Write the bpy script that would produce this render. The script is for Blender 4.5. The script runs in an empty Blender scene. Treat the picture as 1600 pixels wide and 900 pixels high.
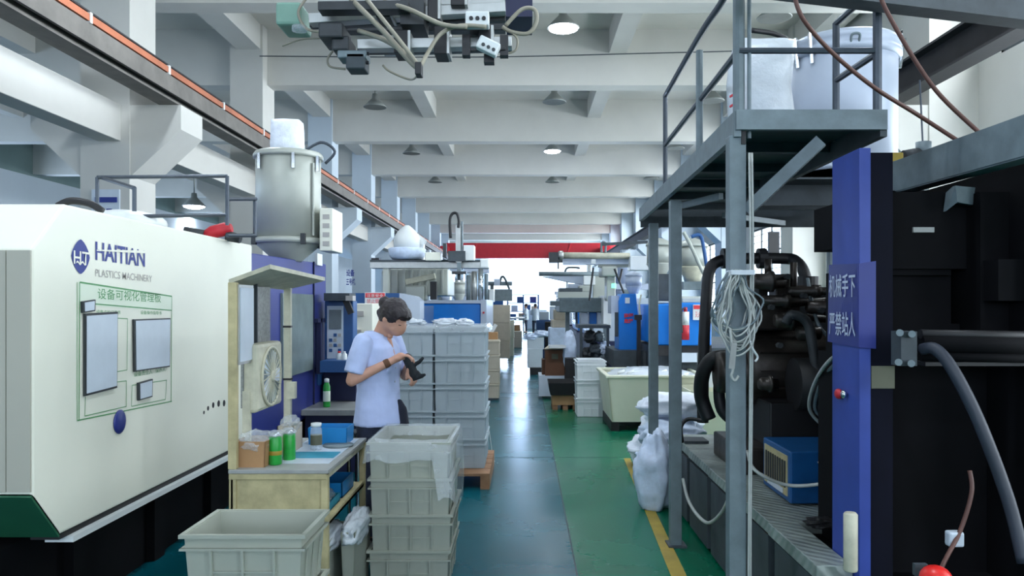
import bpy, math, random
from mathutils import Vector, Matrix, Euler, noise
PI = math.pi
SC = bpy.context.scene
COL = SC.collection
random.seed(7)
F = 1255.0; VX = 819.0; VY = 476.0; EYE = 1.6

# ---------------------------------------------------------------- camera
cd = bpy.data.cameras.new('camera'); cam = bpy.data.objects.new('camera', cd); COL.objects.link(cam)
cam.location = (0, 0, EYE); cam.rotation_euler = (PI/2, 0, 0)
cd.sensor_width = 36; cd.lens = 36*F/1600
cd.shift_x = -19/1600; cd.shift_y = 26/1600; cd.clip_end = 300
SC.camera = cam
# ---------------------------------------------------------------- world, daylight, exposure
w = bpy.data.worlds.new('world'); SC.world = w; w.use_nodes = True
bg = w.node_tree.nodes['Background']; bg.inputs[0].default_value = (.62, .80, 1, 1); bg.inputs[1].default_value = 2.2
SC.view_settings.view_transform = 'Standard'; SC.view_settings.look = 'None'
SC.view_settings.exposure = 0.66; SC.view_settings.gamma = 1
try: SC.view_settings.use_curve_mapping = False
except Exception: pass
SC.cycles.use_denoising = True
SC.cycles.max_bounces = 7; SC.cycles.diffuse_bounces = 4; SC.cycles.glossy_bounces = 3
SC.cycles.transparent_max_bounces = 12; SC.cycles.caustics_reflective = False; SC.cycles.caustics_refractive = False
SC.cycles.sample_clamp_indirect = 4
def area(name, loc, direction, sx, sy, power, col):
    l = bpy.data.lights.new(name, 'AREA'); l.shape = 'RECTANGLE'; l.size = sx; l.size_y = sy; l.energy = power; l.color = col
    o = bpy.data.objects.new(name, l); COL.objects.link(o); o.location = loc
    o.rotation_euler = Vector(direction).to_track_quat('-Z', 'Y').to_euler()
    return o
DAY = (.74, .88, 1)
# daylight entering by the right hand clerestory and windows, the left bay windows and the open far end
a = area('daylight_clerestory_right', (7.4, 30, 5.7), (-1, 0, -.75), 76, 1.6, 5200, (.88, .95, 1))
a = area('daylight_windows_right', (7.4, 30, 2.4), (-1, 0, 0), 76, 2.8, 3900, (.88, .95, 1))
a = area('daylight_windows_left', (-17.9, 30, 4.4), (1, 0, -.05), 76, 3.0, 1300, (.55, .72, 1))
a = area('rear_fill_light', (-2.2, -8.7, 3.6), (0, 1, 0), 15, 3.4, 260, (.86, .90, 1))  # added fill from behind the camera, lifts the foreground
a = area('daylight_far_end', (1.2, 68.5, 3.0), (0, -1, 0), 11, 5.8, 3800, (.5, .68, 1))

# ---------------------------------------------------------------- materials
def lin(c): return tuple(((v/12.92) if v <= .04045 else ((v+.055)/1.055)**2.4) for v in c)
def rgb(r, g, b): return lin((r/255, g/255, b/255))
def mat(name, c, rough=.5, metal=0, var=.12, scale=4, bump=0, alpha=1, transl=0, emit=None, estr=0, spec=.5, coat=0):
    m = bpy.data.materials.new(name); m.use_nodes = True; nt = m.node_tree; N = nt.nodes; L = nt.links
    b = N['Principled BSDF']; out = N['Material Output']
    b.inputs['Roughness'].default_value = rough; b.inputs['Metallic'].default_value = metal
    b.inputs['Specular IOR Level'].default_value = spec
    if coat: b.inputs['Coat Weight'].default_value = coat; b.inputs['Coat Roughness'].default_value = .1
    b.inputs['Base Color'].default_value = (*c, 1)
    if var or bump:
        tc = N.new('ShaderNodeTexCoord'); n = N.new('ShaderNodeTexNoise')
        n.inputs['Scale'].default_value = scale; n.inputs['Detail'].default_value = 6; n.inputs['Roughness'].default_value = .6
        L.new(tc.outputs['Object'], n.inputs['Vector'])
        if var:
            r = N.new('ShaderNodeMapRange'); r.inputs['From Min'].default_value = .3; r.inputs['From Max'].default_value = .7
            r.inputs['To Min'].default_value = 1-var; r.inputs['To Max'].default_value = 1+var*.6
            L.new(n.outputs['Fac'], r.inputs['Value'])
            mx = N.new('ShaderNodeVectorMath'); mx.operation = 'SCALE'; mx.inputs[0].default_value = c
            L.new(r.outputs['Result'], mx.inputs['Scale']); L.new(mx.outputs[0], b.inputs['Base Color'])
        if bump:
            bp = N.new('ShaderNodeBump'); bp.inputs['Strength'].default_value = bump; bp.inputs['Distance'].default_value = .02
            L.new(n.outputs['Fac'], bp.inputs['Height']); L.new(bp.outputs[0], b.inputs['Normal'])
    if emit: b.inputs['Emission Color'].default_value = (*emit, 1); b.inputs['Emission Strength'].default_value = estr
    last = b.outputs[0]
    if transl:
        t = N.new('ShaderNodeBsdfTranslucent'); t.inputs[0].default_value = (*c, 1)
        ms = N.new('ShaderNodeMixShader'); ms.inputs[0].default_value = transl
        L.new(last, ms.inputs[1]); L.new(t.outputs[0], ms.inputs[2]); last = ms.outputs[0]
    if alpha < 1:
        t = N.new('ShaderNodeBsdfTransparent'); ms = N.new('ShaderNodeMixShader'); ms.inputs[0].default_value = alpha
        L.new(t.outputs[0], ms.inputs[1]); L.new(last, ms.inputs[2]); last = ms.outputs[0]
    L.new(last, out.inputs[0])
    return m
M = {}
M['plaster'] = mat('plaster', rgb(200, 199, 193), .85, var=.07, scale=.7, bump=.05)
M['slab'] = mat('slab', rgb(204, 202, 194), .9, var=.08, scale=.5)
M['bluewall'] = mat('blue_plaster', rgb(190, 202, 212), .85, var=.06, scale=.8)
M['dimwall'] = mat('dim_plaster', rgb(120, 138, 134), .9, var=.15, scale=.4)
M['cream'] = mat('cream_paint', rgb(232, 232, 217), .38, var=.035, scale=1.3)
M['creamshade'] = mat('shaded_cream_paint', rgb(176, 173, 160), .45, var=.04, scale=1.5)  # cream paint with the shade on camera-facing panels put into its colour
M['creamtub'] = mat('cream_plastic', rgb(238, 238, 218), .4, var=.06, scale=3, transl=.2)
M['oldcream'] = mat('old_cream_paint', rgb(186, 174, 132), .6, var=.28, scale=9, bump=.1)
M['oldwhite'] = mat('old_white_paint', rgb(196, 193, 172), .55, var=.2, scale=12, bump=.1)
M['green'] = mat('green_paint', rgb(30, 88, 62), .5, var=.15)
M['navy'] = mat('navy_paint', rgb(40, 52, 128), .4, var=.12, scale=3)
M['navydark'] = mat('dark_navy_paint', rgb(18, 26, 70), .5, var=.2, scale=3)
M['palegreenpaint'] = mat('pale_green_paint', rgb(128, 166, 150), .5, var=.2)
M['blue'] = mat('blue_paint', rgb(6, 118, 208), .35, var=.08)
M['midblue'] = mat('mid_blue_paint', rgb(38, 84, 140), .4, var=.12)
M['box_blue'] = mat('toolbox_blue_paint', rgb(16, 82, 140), .38, var=.25, scale=8)
M['colblue'] = mat('column_blue_paint', rgb(50, 72, 156), .5, var=.18, scale=4)
M['black'] = mat('oily_black_metal', rgb(22, 21, 24), .55, var=.4, scale=7)
M['void'] = mat('shaded_black_metal', rgb(9, 9, 13), .8, var=.4, scale=3, spec=.15)  # dark metal; deep shade in and under machines is put into its black
M['rubber'] = mat('black_rubber', rgb(26, 26, 30), .5, var=.2)
M['darkgrey'] = mat('dark_grey_metal', rgb(60, 63, 66), .5, .3, var=.3, scale=8, bump=.1)
M['oily'] = mat('oily_cast_iron', rgb(56, 50, 46), .38, .35, var=.5, scale=9, bump=.25)
M['steel'] = mat('grey_painted_steel', rgb(112, 126, 132), .5, .1, var=.2, scale=10, bump=.06)
M['steeldark'] = mat('dark_painted_steel', rgb(66, 74, 80), .6, .1, var=.3, scale=6, bump=.08)
M['railsteel'] = mat('handrail_steel', rgb(70, 78, 88), .4, .4, var=.2, scale=12)
M['alu'] = mat('aluminium', rgb(176, 178, 176), .35, .75, var=.12, scale=12)
M['aludark'] = mat('aluminium_in_black_anodise', rgb(64, 66, 68), .4, .6, var=.2, scale=9)
M['chrome'] = mat('chrome', rgb(215, 220, 225), .15, 1, var=.05)
M['girder'] = mat('crane_girder_paint', rgb(112, 108, 102), .7, .1, var=.25, scale=3, bump=.05)
M['girderdark'] = mat('crane_girder_dark_flange', rgb(38, 36, 38), .7, .1, var=.3, scale=3)
M['orange'] = mat('orange_conductor', rgb(176, 104, 72), .6, var=.25, scale=2)
M['red'] = mat('red_paint', rgb(188, 34, 48), .45, var=.12)
M['redbright'] = mat('bright_red_plastic', rgb(225, 40, 36), .35, var=.05)
M['hopper'] = mat('hopper_grey_paint', rgb(176, 180, 172), .42, .15, var=.08, scale=3)
M['hopperblue'] = mat('hopper_pale_paint', rgb(178, 188, 204), .42, .1, var=.06, scale=3)
M['white'] = mat('white_plastic', rgb(222, 226, 226), .4, var=.04)
M['paper'] = mat('paper', rgb(200, 210, 222), .35, var=.06, scale=6)
M['cratelit'] = mat('lit_crate_plastic', rgb(240, 244, 246), .35, var=.04, scale=5, transl=.2)  # brighter copy of the crate plastic, stronger mid-hall light put into its colour
M['crate'] = mat('milky_crate_plastic', rgb(190, 194, 182), .35, var=.05, scale=5, transl=.35)
M['crateblue'] = mat('milky_crate_plastic_blue_light', rgb(206, 216, 222), .35, var=.05, scale=5, transl=.35)  # crate plastic with the blue light of the far end put into its colour
M['film'] = mat('clear_plastic_film', rgb(226, 234, 240), .12, var=.05, alpha=.3, bump=.6, scale=14)
M['filmthick'] = mat('milky_plastic_film', rgb(222, 230, 238), .25, var=.08, alpha=.8, bump=.6, scale=10)
M['sack'] = mat('woven_white_sack', rgb(232, 238, 250), .6, var=.12, scale=16, bump=.35)
M['sackblue'] = mat('pale_blue_sack', rgb(204, 218, 240), .55, var=.15, scale=12, bump=.35)
M['wood'] = mat('pallet_wood', rgb(150, 112, 82), .8, var=.3, scale=9, bump=.2)
M['carton'] = mat('brown_cardboard', rgb(172, 132, 92), .8, var=.12, scale=6)
M['cartondark'] = mat('dark_cardboard', rgb(104, 70, 50), .8, var=.12, scale=6)
M['cartonpale'] = mat('pale_cardboard', rgb(188, 178, 160), .8, var=.1, scale=6)
M['can'] = mat('green_can', rgb(38, 158, 62), .35, var=.15, scale=20)
M['cyan'] = mat('cyan_mat', rgb(28, 140, 168), .45, var=.12, scale=8)
M['binblue'] = mat('blue_bin_plastic', rgb(20, 128, 196), .4, var=.08)
M['greymat'] = mat('grey_laminate', rgb(150, 152, 150), .5, var=.18, scale=8)
M['hose'] = mat('brown_hose', rgb(96, 62, 54), .5, var=.2)
M['airhose'] = mat('beige_air_hose', rgb(150, 144, 128), .5, var=.15, scale=15)
M['navyvoid'] = mat('shaded_navy_paint', rgb(7, 9, 26), .8, var=.3, spec=.2)  # navy paint with the deep shadow beside the upright put into its colour
M['bluehose'] = mat('blue_black_hose', rgb(44, 50, 62), .5, var=.2)
M['cable'] = mat('pale_cable', rgb(176, 180, 176), .45, var=.15, scale=15)
M['glassgrey'] = mat('grey_window', rgb(120, 134, 134), .2, var=.18, scale=4)
M['screen'] = mat('dark_screen', rgb(108, 118, 124), .25, var=.2)
M['bluetext'] = mat('blue_print', rgb(32, 50, 132), .5, var=0)
M['greentext'] = mat('green_print', rgb(84, 150, 92), .5, var=0)
M['palegreen'] = mat('pale_green_print', rgb(220, 230, 212), .5, var=0)
M['greytext'] = mat('grey_print', rgb(176, 172, 168), .5, var=0)
M['whitetext'] = mat('white_print', rgb(190, 200, 220), .5, var=0)
M['redtext'] = mat('red_print', rgb(206, 50, 60), .5, var=0)
M['tan'] = mat('tan_paper', rgb(92, 92, 76), .7, var=.15)
M['skin'] = mat('skin', rgb(204, 154, 132), .55, var=.08, scale=20)
M['hair'] = mat('dark_hair', rgb(38, 30, 36), .45, var=.35, scale=40, bump=.4)
M['shirt'] = mat('pale_blue_shirt', rgb(190, 204, 244), .8, var=.06, scale=12, bump=.15)
M['trousers'] = mat('dark_patterned_cloth', rgb(44, 50, 72), .8, var=.6, scale=9)
M['apron'] = mat('navy_cloth', rgb(24, 30, 48), .8, var=.15)
M['glove'] = mat('dark_glove', rgb(28, 34, 40), .8, var=.3, scale=40)
M['perf'] = mat('perforated_panel', rgb(150, 152, 148), .5, .3, var=.35, scale=60)
M['yellow'] = mat('yellow_line_paint', rgb(158, 136, 44), .55, var=.25, scale=6)
M['lampglow'] = mat('lit_lamp', rgb(255, 255, 255), .5, var=0, emit=(.8, .88, 1), estr=30)
M['greenglow'] = mat('green_indicator', rgb(80, 230, 150), .4, var=0, emit=(.2, .9, .5), estr=1.2)
M['shade'] = mat('lamp_shade_enamel', rgb(148, 152, 148), .5, .2, var=.1)
# floor: worn green epoxy, with a worn lane holding a painted-in bluish reflection, seams and scuffs
def floor_mat():
    m = bpy.data.materials.new('green_epoxy_floor'); m.use_nodes = True; N = m.node_tree.nodes; L = m.node_tree.links
    b = N['Principled BSDF']; g = N.new('ShaderNodeNewGeometry'); sp = N.new('ShaderNodeSeparateXYZ'); L.new(g.outputs['Position'], sp.inputs[0])
    n = N.new('ShaderNodeTexNoise'); n.inputs['Scale'].default_value = 1.1; n.inputs['Detail'].default_value = 8; L.new(g.outputs['Position'], n.inputs['Vector'])
    n2 = N.new('ShaderNodeTexNoise'); n2.inputs['Scale'].default_value = 14; n2.inputs['Detail'].default_value = 4; L.new(g.outputs['Position'], n2.inputs['Vector'])
    # worn walking lane with its bluish reflection put into the colour, x < .31
    mr = N.new('ShaderNodeMapRange'); mr.inputs['From Min'].default_value = .30; mr.inputs['From Max'].default_value = .33
    mr.inputs['To Min'].default_value = 1; mr.inputs['To Max'].default_value = 0; L.new(sp.outputs['X'], mr.inputs['Value'])
    mx = N.new('ShaderNodeMix'); mx.data_type = 'RGBA'; mx.inputs['A'].default_value = (*rgb(0, 100, 72), 1); mx.inputs['B'].default_value = (*rgb(0, 84, 96), 1)
    L.new(mr.outputs[0], mx.inputs['Factor'])
    r = N.new('ShaderNodeMapRange'); r.inputs['From Min'].default_value = .3; r.inputs['From Max'].default_value = .7; r.inputs['To Min'].default_value = .85; r.inputs['To Max'].default_value = 1.1
    L.new(n.outputs['Fac'], r.inputs['Value'])
    s = N.new('ShaderNodeVectorMath'); s.operation = 'SCALE'; L.new(mx.outputs['Result'], s.inputs[0]); L.new(r.outputs[0], s.inputs['Scale'])
    L.new(s.outputs[0], b.inputs['Base Color']); b.inputs['Specular IOR Level'].default_value = .3
    r2 = N.new('ShaderNodeMapRange'); r2.inputs['To Min'].default_value = .16; r2.inputs['To Max'].default_value = .36
    L.new(n.outputs['Fac'], r2.inputs['Value']); L.new(r2.outputs[0], b.inputs['Roughness'])
    bp = N.new('ShaderNodeBump'); bp.inputs['Strength'].default_value = .12; bp.inputs['Distance'].default_value = .004
    L.new(n2.outputs['Fac'], bp.inputs['Height']); L.new(bp.outputs[0], b.inputs['Normal'])
    return m
M['floor'] = floor_mat()
# chequer plate: raised bars as fine relief
def plate_mat():
    m = mat('chequer_plate', rgb(150, 160, 156), .45, .3, var=.35, scale=5); N = m.node_tree.nodes; L = m.node_tree.links
    b = N['Principled BSDF']; g = N.new('ShaderNodeNewGeometry'); wv = N.new('ShaderNodeTexWave'); wv.inputs['Scale'].default_value = 9; wv.inputs['Distortion'].default_value = 2
    wv.bands_direction = 'DIAGONAL'
    L.new(g.outputs['Position'], wv.inputs['Vector']); bp = N.new('ShaderNodeBump'); bp.inputs['Strength'].default_value = .5; bp.inputs['Distance'].default_value = .01
    L.new(wv.outputs['Fac'], bp.inputs['Height']); L.new(bp.outputs[0], b.inputs['Normal'])
    return m
M['plate'] = plate_mat()

# ---------------------------------------------------------------- mesh helpers
def PX(px, py, d): return Vector(((px-VX)/F*d, d, EYE-(py-VY)/F*d))
def wloc(o):
    v = Vector((0, 0, 0))
    while o is not None: v += o.location; o = o.parent
    return v
def catmull(pts, k=6):
    pts = [Vector(p) for p in pts]; out = []
    for i in range(len(pts)-1):
        p0 = pts[max(i-1, 0)]; p1 = pts[i]; p2 = pts[i+1]; p3 = pts[min(i+2, len(pts)-1)]
        for j in range(k):
            t = j/k
            out.append(.5*((2*p1)+(p2-p0)*t+(2*p0-5*p1+4*p2-p3)*t*t+(3*p1-p0-3*p2+p3)*t**3))
    out.append(pts[-1]); return out
class MB:
    def __init__(s): s.v = []; s.f = []
    def add(s, vs, fs):
        b = len(s.v); s.v += [Vector(p) for p in vs]; s.f += [tuple(b+i for i in f) for f in fs]; return s
    def box(s, x0, x1, y0, y1, z0, z1):
        if x0 > x1: x0, x1 = x1, x0
        if y0 > y1: y0, y1 = y1, y0
        if z0 > z1: z0, z1 = z1, z0
        return s.add([(x0,y0,z0),(x1,y0,z0),(x1,y1,z0),(x0,y1,z0),(x0,y0,z1),(x1,y0,z1),(x1,y1,z1),(x0,y1,z1)],
                     [(0,3,2,1),(4,5,6,7),(0,1,5,4),(1,2,6,5),(2,3,7,6),(3,0,4,7)])
    def scr(s, x0, y0, x1, y1, d0, d1):   # box whose near face covers a measured extent at depth d0
        p = PX(x0, y0, d0); q = PX(x1, y1, d0); return s.box(p.x, q.x, d0, d1, q.z, p.z)
    def obox(s, c, size, rot=(0,0,0)):
        m = Euler(rot).to_matrix(); c = Vector(c); h = Vector(size)/2
        vs = [c+m@Vector((x*h.x, y*h.y, z*h.z)) for z in (-1,1) for x, y in ((-1,-1),(1,-1),(1,1),(-1,1))]
        return s.add(vs, [(0,3,2,1),(4,5,6,7),(0,1,5,4),(1,2,6,5),(2,3,7,6),(3,0,4,7)])
    def bar(s, p0, p1, wd, ht):           # rectangular bar between two points
        p0 = Vector(p0); p1 = Vector(p1); d = (p1-p0).normalized()
        up = Vector((0,0,1)) if abs(d.z) < .95 else Vector((0,1,0))
        a_ = d.cross(up).normalized()*wd/2; b_ = a_.normalized().cross(d).normalized()*ht/2
        vs = [p+sa*a_+sb*b_ for p in (p0, p1) for sa, sb in ((-1,-1),(1,-1),(1,1),(-1,1))]
        return s.add(vs, [(0,3,2,1),(4,5,6,7),(0,1,5,4),(1,2,6,5),(2,3,7,6),(3,0,4,7)])
    def ring(s, c, u, v, r, n):
        b = len(s.v)
        for i in range(n):
            t = 2*PI*i/n; s.v.append(c+u*math.cos(t)*r+v*math.sin(t)*r)
        return b
    def cyl(s, p0, p1, r0, r1=None, n=16):
        return s.sweep([p0, p1], [r0, r0 if r1 is None else r1], n)
    def sweep(s, pts, rs, n=8):
        pts = [Vector(p) for p in pts]; rs = rs if isinstance(rs, (list, tuple)) else [rs]*len(pts)
        d = (pts[1]-pts[0]).normalized(); u = d.orthogonal().normalized(); bs = []
        for i, p in enumerate(pts):
            d2 = (pts[min(i+1, len(pts)-1)]-pts[max(i-1, 0)])
            if d2.length > 1e-9: d = d2.normalized()
            u = (u-d*u.dot(d)); u = u.normalized() if u.length > 1e-6 else d.orthogonal().normalized()
            bs.append(s.ring(p, u, d.cross(u), rs[i], n))
        for a_, b_ in zip(bs, bs[1:]):
            for i in range(n): j = (i+1) % n; s.f.append((a_+i, a_+j, b_+j, b_+i))
        s.f.append(tuple(bs[0]+i for i in range(n))[::-1]); s.f.append(tuple(bs[-1]+i for i in range(n)))
        return s
    def tube(s, pts, r, n=8, k=6): return s.sweep(catmull(pts, k), r, n)
    def lathe(s, c, prof, n=32, axis='z'):
        c = Vector(c); bs = []
        for r, h in prof:
            b = len(s.v); bs.append(b)
            for i in range(n):
                t = 2*PI*i/n; x, y = r*math.cos(t), r*math.sin(t)
                s.v.append(c+(Vector((x,y,h)) if axis == 'z' else Vector((h,x,y)) if axis == 'x' else Vector((y,h,x))))
        for a_, b_ in zip(bs, bs[1:]):
            for i in range(n): j = (i+1) % n; s.f.append((a_+i, a_+j, b_+j, b_+i))
        s.f.append(tuple(bs[0]+i for i in range(n))[::-1]); s.f.append(tuple(bs[-1]+i for i in range(n)))
        return s
    def prism(s, poly, axis, a0, a1):
        n = len(poly)
        def mk(p, a_): return (a_, p[0], p[1]) if axis == 'x' else (p[0], a_, p[1]) if axis == 'y' else (p[0], p[1], a_)
        vs = [mk(p, a0) for p in poly]+[mk(p, a1) for p in poly]
        return s.add(vs, [tuple(range(n))[::-1], tuple(range(n, 2*n))]+[(i, (i+1) % n, n+(i+1) % n, n+i) for i in range(n)])
    def slab(s, q, t):                    # quad with thickness along vector t
        t = Vector(t); q = [Vector(p) for p in q]
        return s.add(q+[p+t for p in q], [(3,2,1,0),(4,5,6,7),(0,1,5,4),(1,2,6,5),(2,3,7,6),(3,0,4,7)])
    def rings(s, rs, n=24):               # elliptical cross-sections (cx,cy,z,rx,ry)
        bs = []
        for cx, cy, z, rx, ry in rs:
            bs.append(len(s.v))
            for i in range(n):
                t = 2*PI*i/n; s.v.append(Vector((cx+rx*math.cos(t), cy+ry*math.sin(t), z)))
        for a_, b_ in zip(bs, bs[1:]):
            for i in range(n): j = (i+1) % n; s.f.append((a_+i, a_+j, b_+j, b_+i))
        s.f.append(tuple(bs[0]+i for i in range(n))[::-1]); s.f.append(tuple(bs[-1]+i for i in range(n)))
        return s
    def cap(s, p0, p1, r0, r1, n=12):     # rounded tapered limb
        p0 = Vector(p0); p1 = Vector(p1); d = (p1-p0).normalized(); pts = []; rs = []
        for k in range(4): t = PI/2*(k+.25)/4.25; pts.append(p0-d*r0*math.cos(t)); rs.append(r0*math.sin(t))
        for k in range(5): pts.append(p0.lerp(p1, k/4)); rs.append(r0+(r1-r0)*k/4)
        for k in range(3, -1, -1): t = PI/2*(k+.25)/4.25; pts.append(p1+d*r1*math.cos(t)); rs.append(r1*math.sin(t))
        return s.sweep(pts, rs, n)
    def ell(s, c, r, rot=(0,0,0), n=20, m=12, fn=None):
        R = Euler(rot).to_matrix(); c = Vector(c); bs = []
        for j in range(m+1):
            th = PI*(j+.0)/m; th = min(max(th, .04), PI-.04); b = len(s.v); bs.append(b)
            for i in range(n):
                t = 2*PI*i/n; q = Vector((math.sin(th)*math.cos(t), math.sin(th)*math.sin(t), -math.cos(th)))
                p = Vector((q.x*r[0], q.y*r[1], q.z*r[2]))
                if fn: p = fn(q, p)
                s.v.append(c+R@p)
        for a_, b_ in zip(bs, bs[1:]):
            for i in range(n): j = (i+1) % n; s.f.append((a_+i, a_+j, b_+j, b_+i))
        s.f.append(tuple(bs[0]+i for i in range(n))[::-1]); s.f.append(tuple(bs[-1]+i for i in range(n)))
        return s
    def bag(s, c, r, seed=0, amp=.12, rot=0, fr=2.2, neck=0):   # slumped sack; c = centre of its base
        def fn(q, p):
            p = Vector((math.copysign(abs(q.x)**.75, q.x)*r[0], math.copysign(abs(q.y)**.75, q.y)*r[1], p.z))
            k = noise.fractal(q*fr+Vector((seed*3.7, seed, 0)), .8, 2.1, 5)*amp + abs(noise.noise(q*6+Vector((seed, 0, 2))))*amp*.5
            p = p*(1+k)
            if neck and q.z > .3: t_ = (q.z-.3)/.7; p.x *= 1-neck*t_; p.y *= 1-neck*t_
            p.z = max(p.z, -r[2]*.92); return p
        return s.ell((c[0], c[1], c[2]+r[2]*.92), r, (0, 0, rot), 40, 28, fn)
    def build(s, name, m, parent=None, smooth=False, bevel=0, label=None, local=False, kind=None):
        off = Vector((0,0,0)) if (parent is None or local) else wloc(parent)
        me = bpy.data.meshes.new(name); me.from_pydata([tuple(p-off) for p in s.v], [], s.f); me.update()
        me.materials.append(M[m] if isinstance(m, str) else m)
        o = bpy.data.objects.new(name, me); COL.objects.link(o)
        if parent is not None: o.parent = parent
        if smooth:
            for p in me.polygons: p.use_smooth = len(p.vertices) < 9
        if bevel:
            b = o.modifiers.new('bevel', 'BEVEL'); b.width = bevel; b.segments = 2; b.limit_method = 'ANGLE'; b.angle_limit = math.radians(40)
        if label: o['label'] = label
        if kind: o['kind'] = kind
        return o
def recenter(o):    # origin of a one-mesh thing to its base centre
    me = o.data; xs = [v.co for v in me.vertices]
    c = Vector(((min(v.x for v in xs)+max(v.x for v in xs))/2, (min(v.y for v in xs)+max(v.y for v in xs))/2, min(v.z for v in xs)))
    me.transform(Matrix.Translation(-c)); o.location = o.location+c
def tag(o, label, cat, group=None, kind=None):
    o['label'] = label; o['category'] = cat
    if group: o['group'] = group
    if kind: o['kind'] = kind
    return o
def single(mb, name, m, label, cat, group=None, smooth=False, bevel=0, kind=None):
    o = mb.build(name, m, None, smooth, bevel); recenter(o); return tag(o, label, cat, group, kind)
def struct(mb, name, m, label, bevel=0):
    o = mb.build(name, m, None, False, bevel); o['kind'] = 'structure'; o['label'] = label; return o
def thing(name, label, cat, loc=(0,0,0), group=None):
    o = bpy.data.objects.new(name, None); COL.objects.link(o); o.location = loc; o.empty_display_size = .1
    return tag(o, label, cat, group)
def children(o): return [c for c in bpy.data.objects if c.parent == o]
def copy_tree(o, parent=None, kids=None):
    c = o.copy(); COL.objects.link(c)
    if parent is not None: c.parent = parent
    for ch in children(o): copy_tree(ch, c)
    return c
def dup(root, loc, rotz=0, label=None, group=None):
    r = copy_tree(root); r.location = loc; r.rotation_euler = (0, 0, rotz)
    if label: r['label'] = label
    if group: r['group'] = group
    return r
def remesh(o, voxel, smooth=4):
    md = o.modifiers.new('r', 'REMESH'); md.mode = 'VOXEL'; md.voxel_size = voxel
    if smooth: sm = o.modifiers.new('s', 'SMOOTH'); sm.factor = .5; sm.iterations = smooth
    dg = bpy.context.evaluated_depsgraph_get(); me = bpy.data.meshes.new_from_object(o.evaluated_get(dg))
    o.modifiers.clear(); mm = o.data.materials[0]; o.data = me
    if not me.materials: me.materials.append(mm)
    for p in me.polygons: p.use_smooth = True
    return o
_cjk = None
def text(body, size, fn, name, m, parent, wx=None, th=.0012, bold=0, label=None):
    """flat lettering: x,y of the glyphs are mapped to the surface by fn(u, v, t)"""
    cu = bpy.data.curves.new(name, 'FONT'); cu.body = body; cu.size = 1; cu.extrude = 0; cu.offset = bold; cu.resolution_u = 3
    cu.align_x = 'LEFT'
    t = bpy.data.objects.new(name, cu); COL.objects.link(t)
    dg = bpy.context.evaluated_depsgraph_get(); me = bpy.data.meshes.new_from_object(t.evaluated_get(dg))
    bpy.data.objects.remove(t)
    if not me.vertices: return None
    x0 = min(v.co.x for v in me.vertices); x1 = max(v.co.x for v in me.vertices)
    y0 = min(v.co.y for v in me.vertices); y1 = max(v.co.y for v in me.vertices)
    off = wloc(parent) if parent is not None else Vector((0,0,0))
    for v in me.vertices:
        v.co = Vector(fn((v.co.x-x0)/(x1-x0), (v.co.y-y0)/(y1-y0)))-off
    me.materials.clear(); me.materials.append(M[m])
    o = bpy.data.objects.new(name, me); COL.objects.link(o)
    if parent is not None: o.parent = parent
    if label: o['label'] = label
    return o

# ================================================================ STRUCTURE
XL, XR, YB, YE = -18.4, 6.9, -8.0, 68.0
struct(MB().box(XL, XR, YB, YE+8, -.12, 0), 'floor', 'floor', 'glossy worn green painted factory floor')
yl = MB(); yl.slab([(1.035,8.35,.002),(1.10,8.35,.002),(.925,3.9,.002),(.825,3.9,.002)], (0,0,.0015))
struct(yl, 'trim_1', 'yellow', 'worn yellow line painted on the green floor beside the steel posts')
sm = MB()
for y in (8.4, 14.5, 22, 31): sm.box(-1.3, .98, y, y+.012, .0005, .0015)
sm.box(.309, .318, 3, 45, .0005, .0015)
struct(sm, 'trim_2', 'steeldark', 'thin dark expansion joints across the green floor')
struct(MB().box(XL, XR, YB, YE, 7.6, 7.8), 'ceiling', 'slab', 'high pale concrete ceiling slab above the beams')
nb = 0
BY = [0.6, 6.6, 12.72]+[17.5+6*i for i in range(9)]
for y in BY:
    nb += 1
    struct(MB().box(XL, XR, y, y+.45, 6.38, 7.6), 'ceiling_beam', 'plaster', 'deep pale concrete beam crossing the hall under the ceiling')
for x, wd in ((-15, .35), (-11, .35), (-6.15, .5), (-2.95, .38), (1.85, .38), (5.8, .5)):
    for a_, b_ in zip([YB-.45]+BY, BY+[YE]):
        struct(MB().box(x, x+wd, a_+.45, b_, 7.07, 7.6), 'ceiling_joist', 'plaster', 'shallow lengthwise concrete joist between two ceiling beams')
# columns with double corbels
CY = [5.4, 11.4, 17.2]+[23.4+6*i for i in range(7)]
def column(y, x0, x1, sgn, m):
    c = MB().box(x0, x1, y, y+.8, 0, 7.6)
    struct(c, 'concrete_column', m, 'square concrete column carrying corbels and crane runway')
    def corb(side, face):
        k = MB(); out = face+side*.72
        k.prism([(face, 4.44), (out, 4.44), (out, 4.09), (face, 3.42)], 'y', y+.02, y+.78)
        struct(k, 'corbel', m, 'sloping concrete corbel on column under crane runway')
    corb(1, x1) if sgn > 0 else corb(-1, x0)
    if sgn > 0: corb(-1, x0)
for y in CY:
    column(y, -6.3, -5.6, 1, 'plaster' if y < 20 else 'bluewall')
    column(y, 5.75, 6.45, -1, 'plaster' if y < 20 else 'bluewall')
for a_, b_ in zip([-2]+CY, CY+[YE]):
    struct(MB().box(-6.05, -5.72, a_+.8 if a_ > 0 else -2, b_, 3.92, 4.44), 'tie_beam', 'plaster', 'pale concrete tie beam between left columns', bevel=.01)
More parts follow.
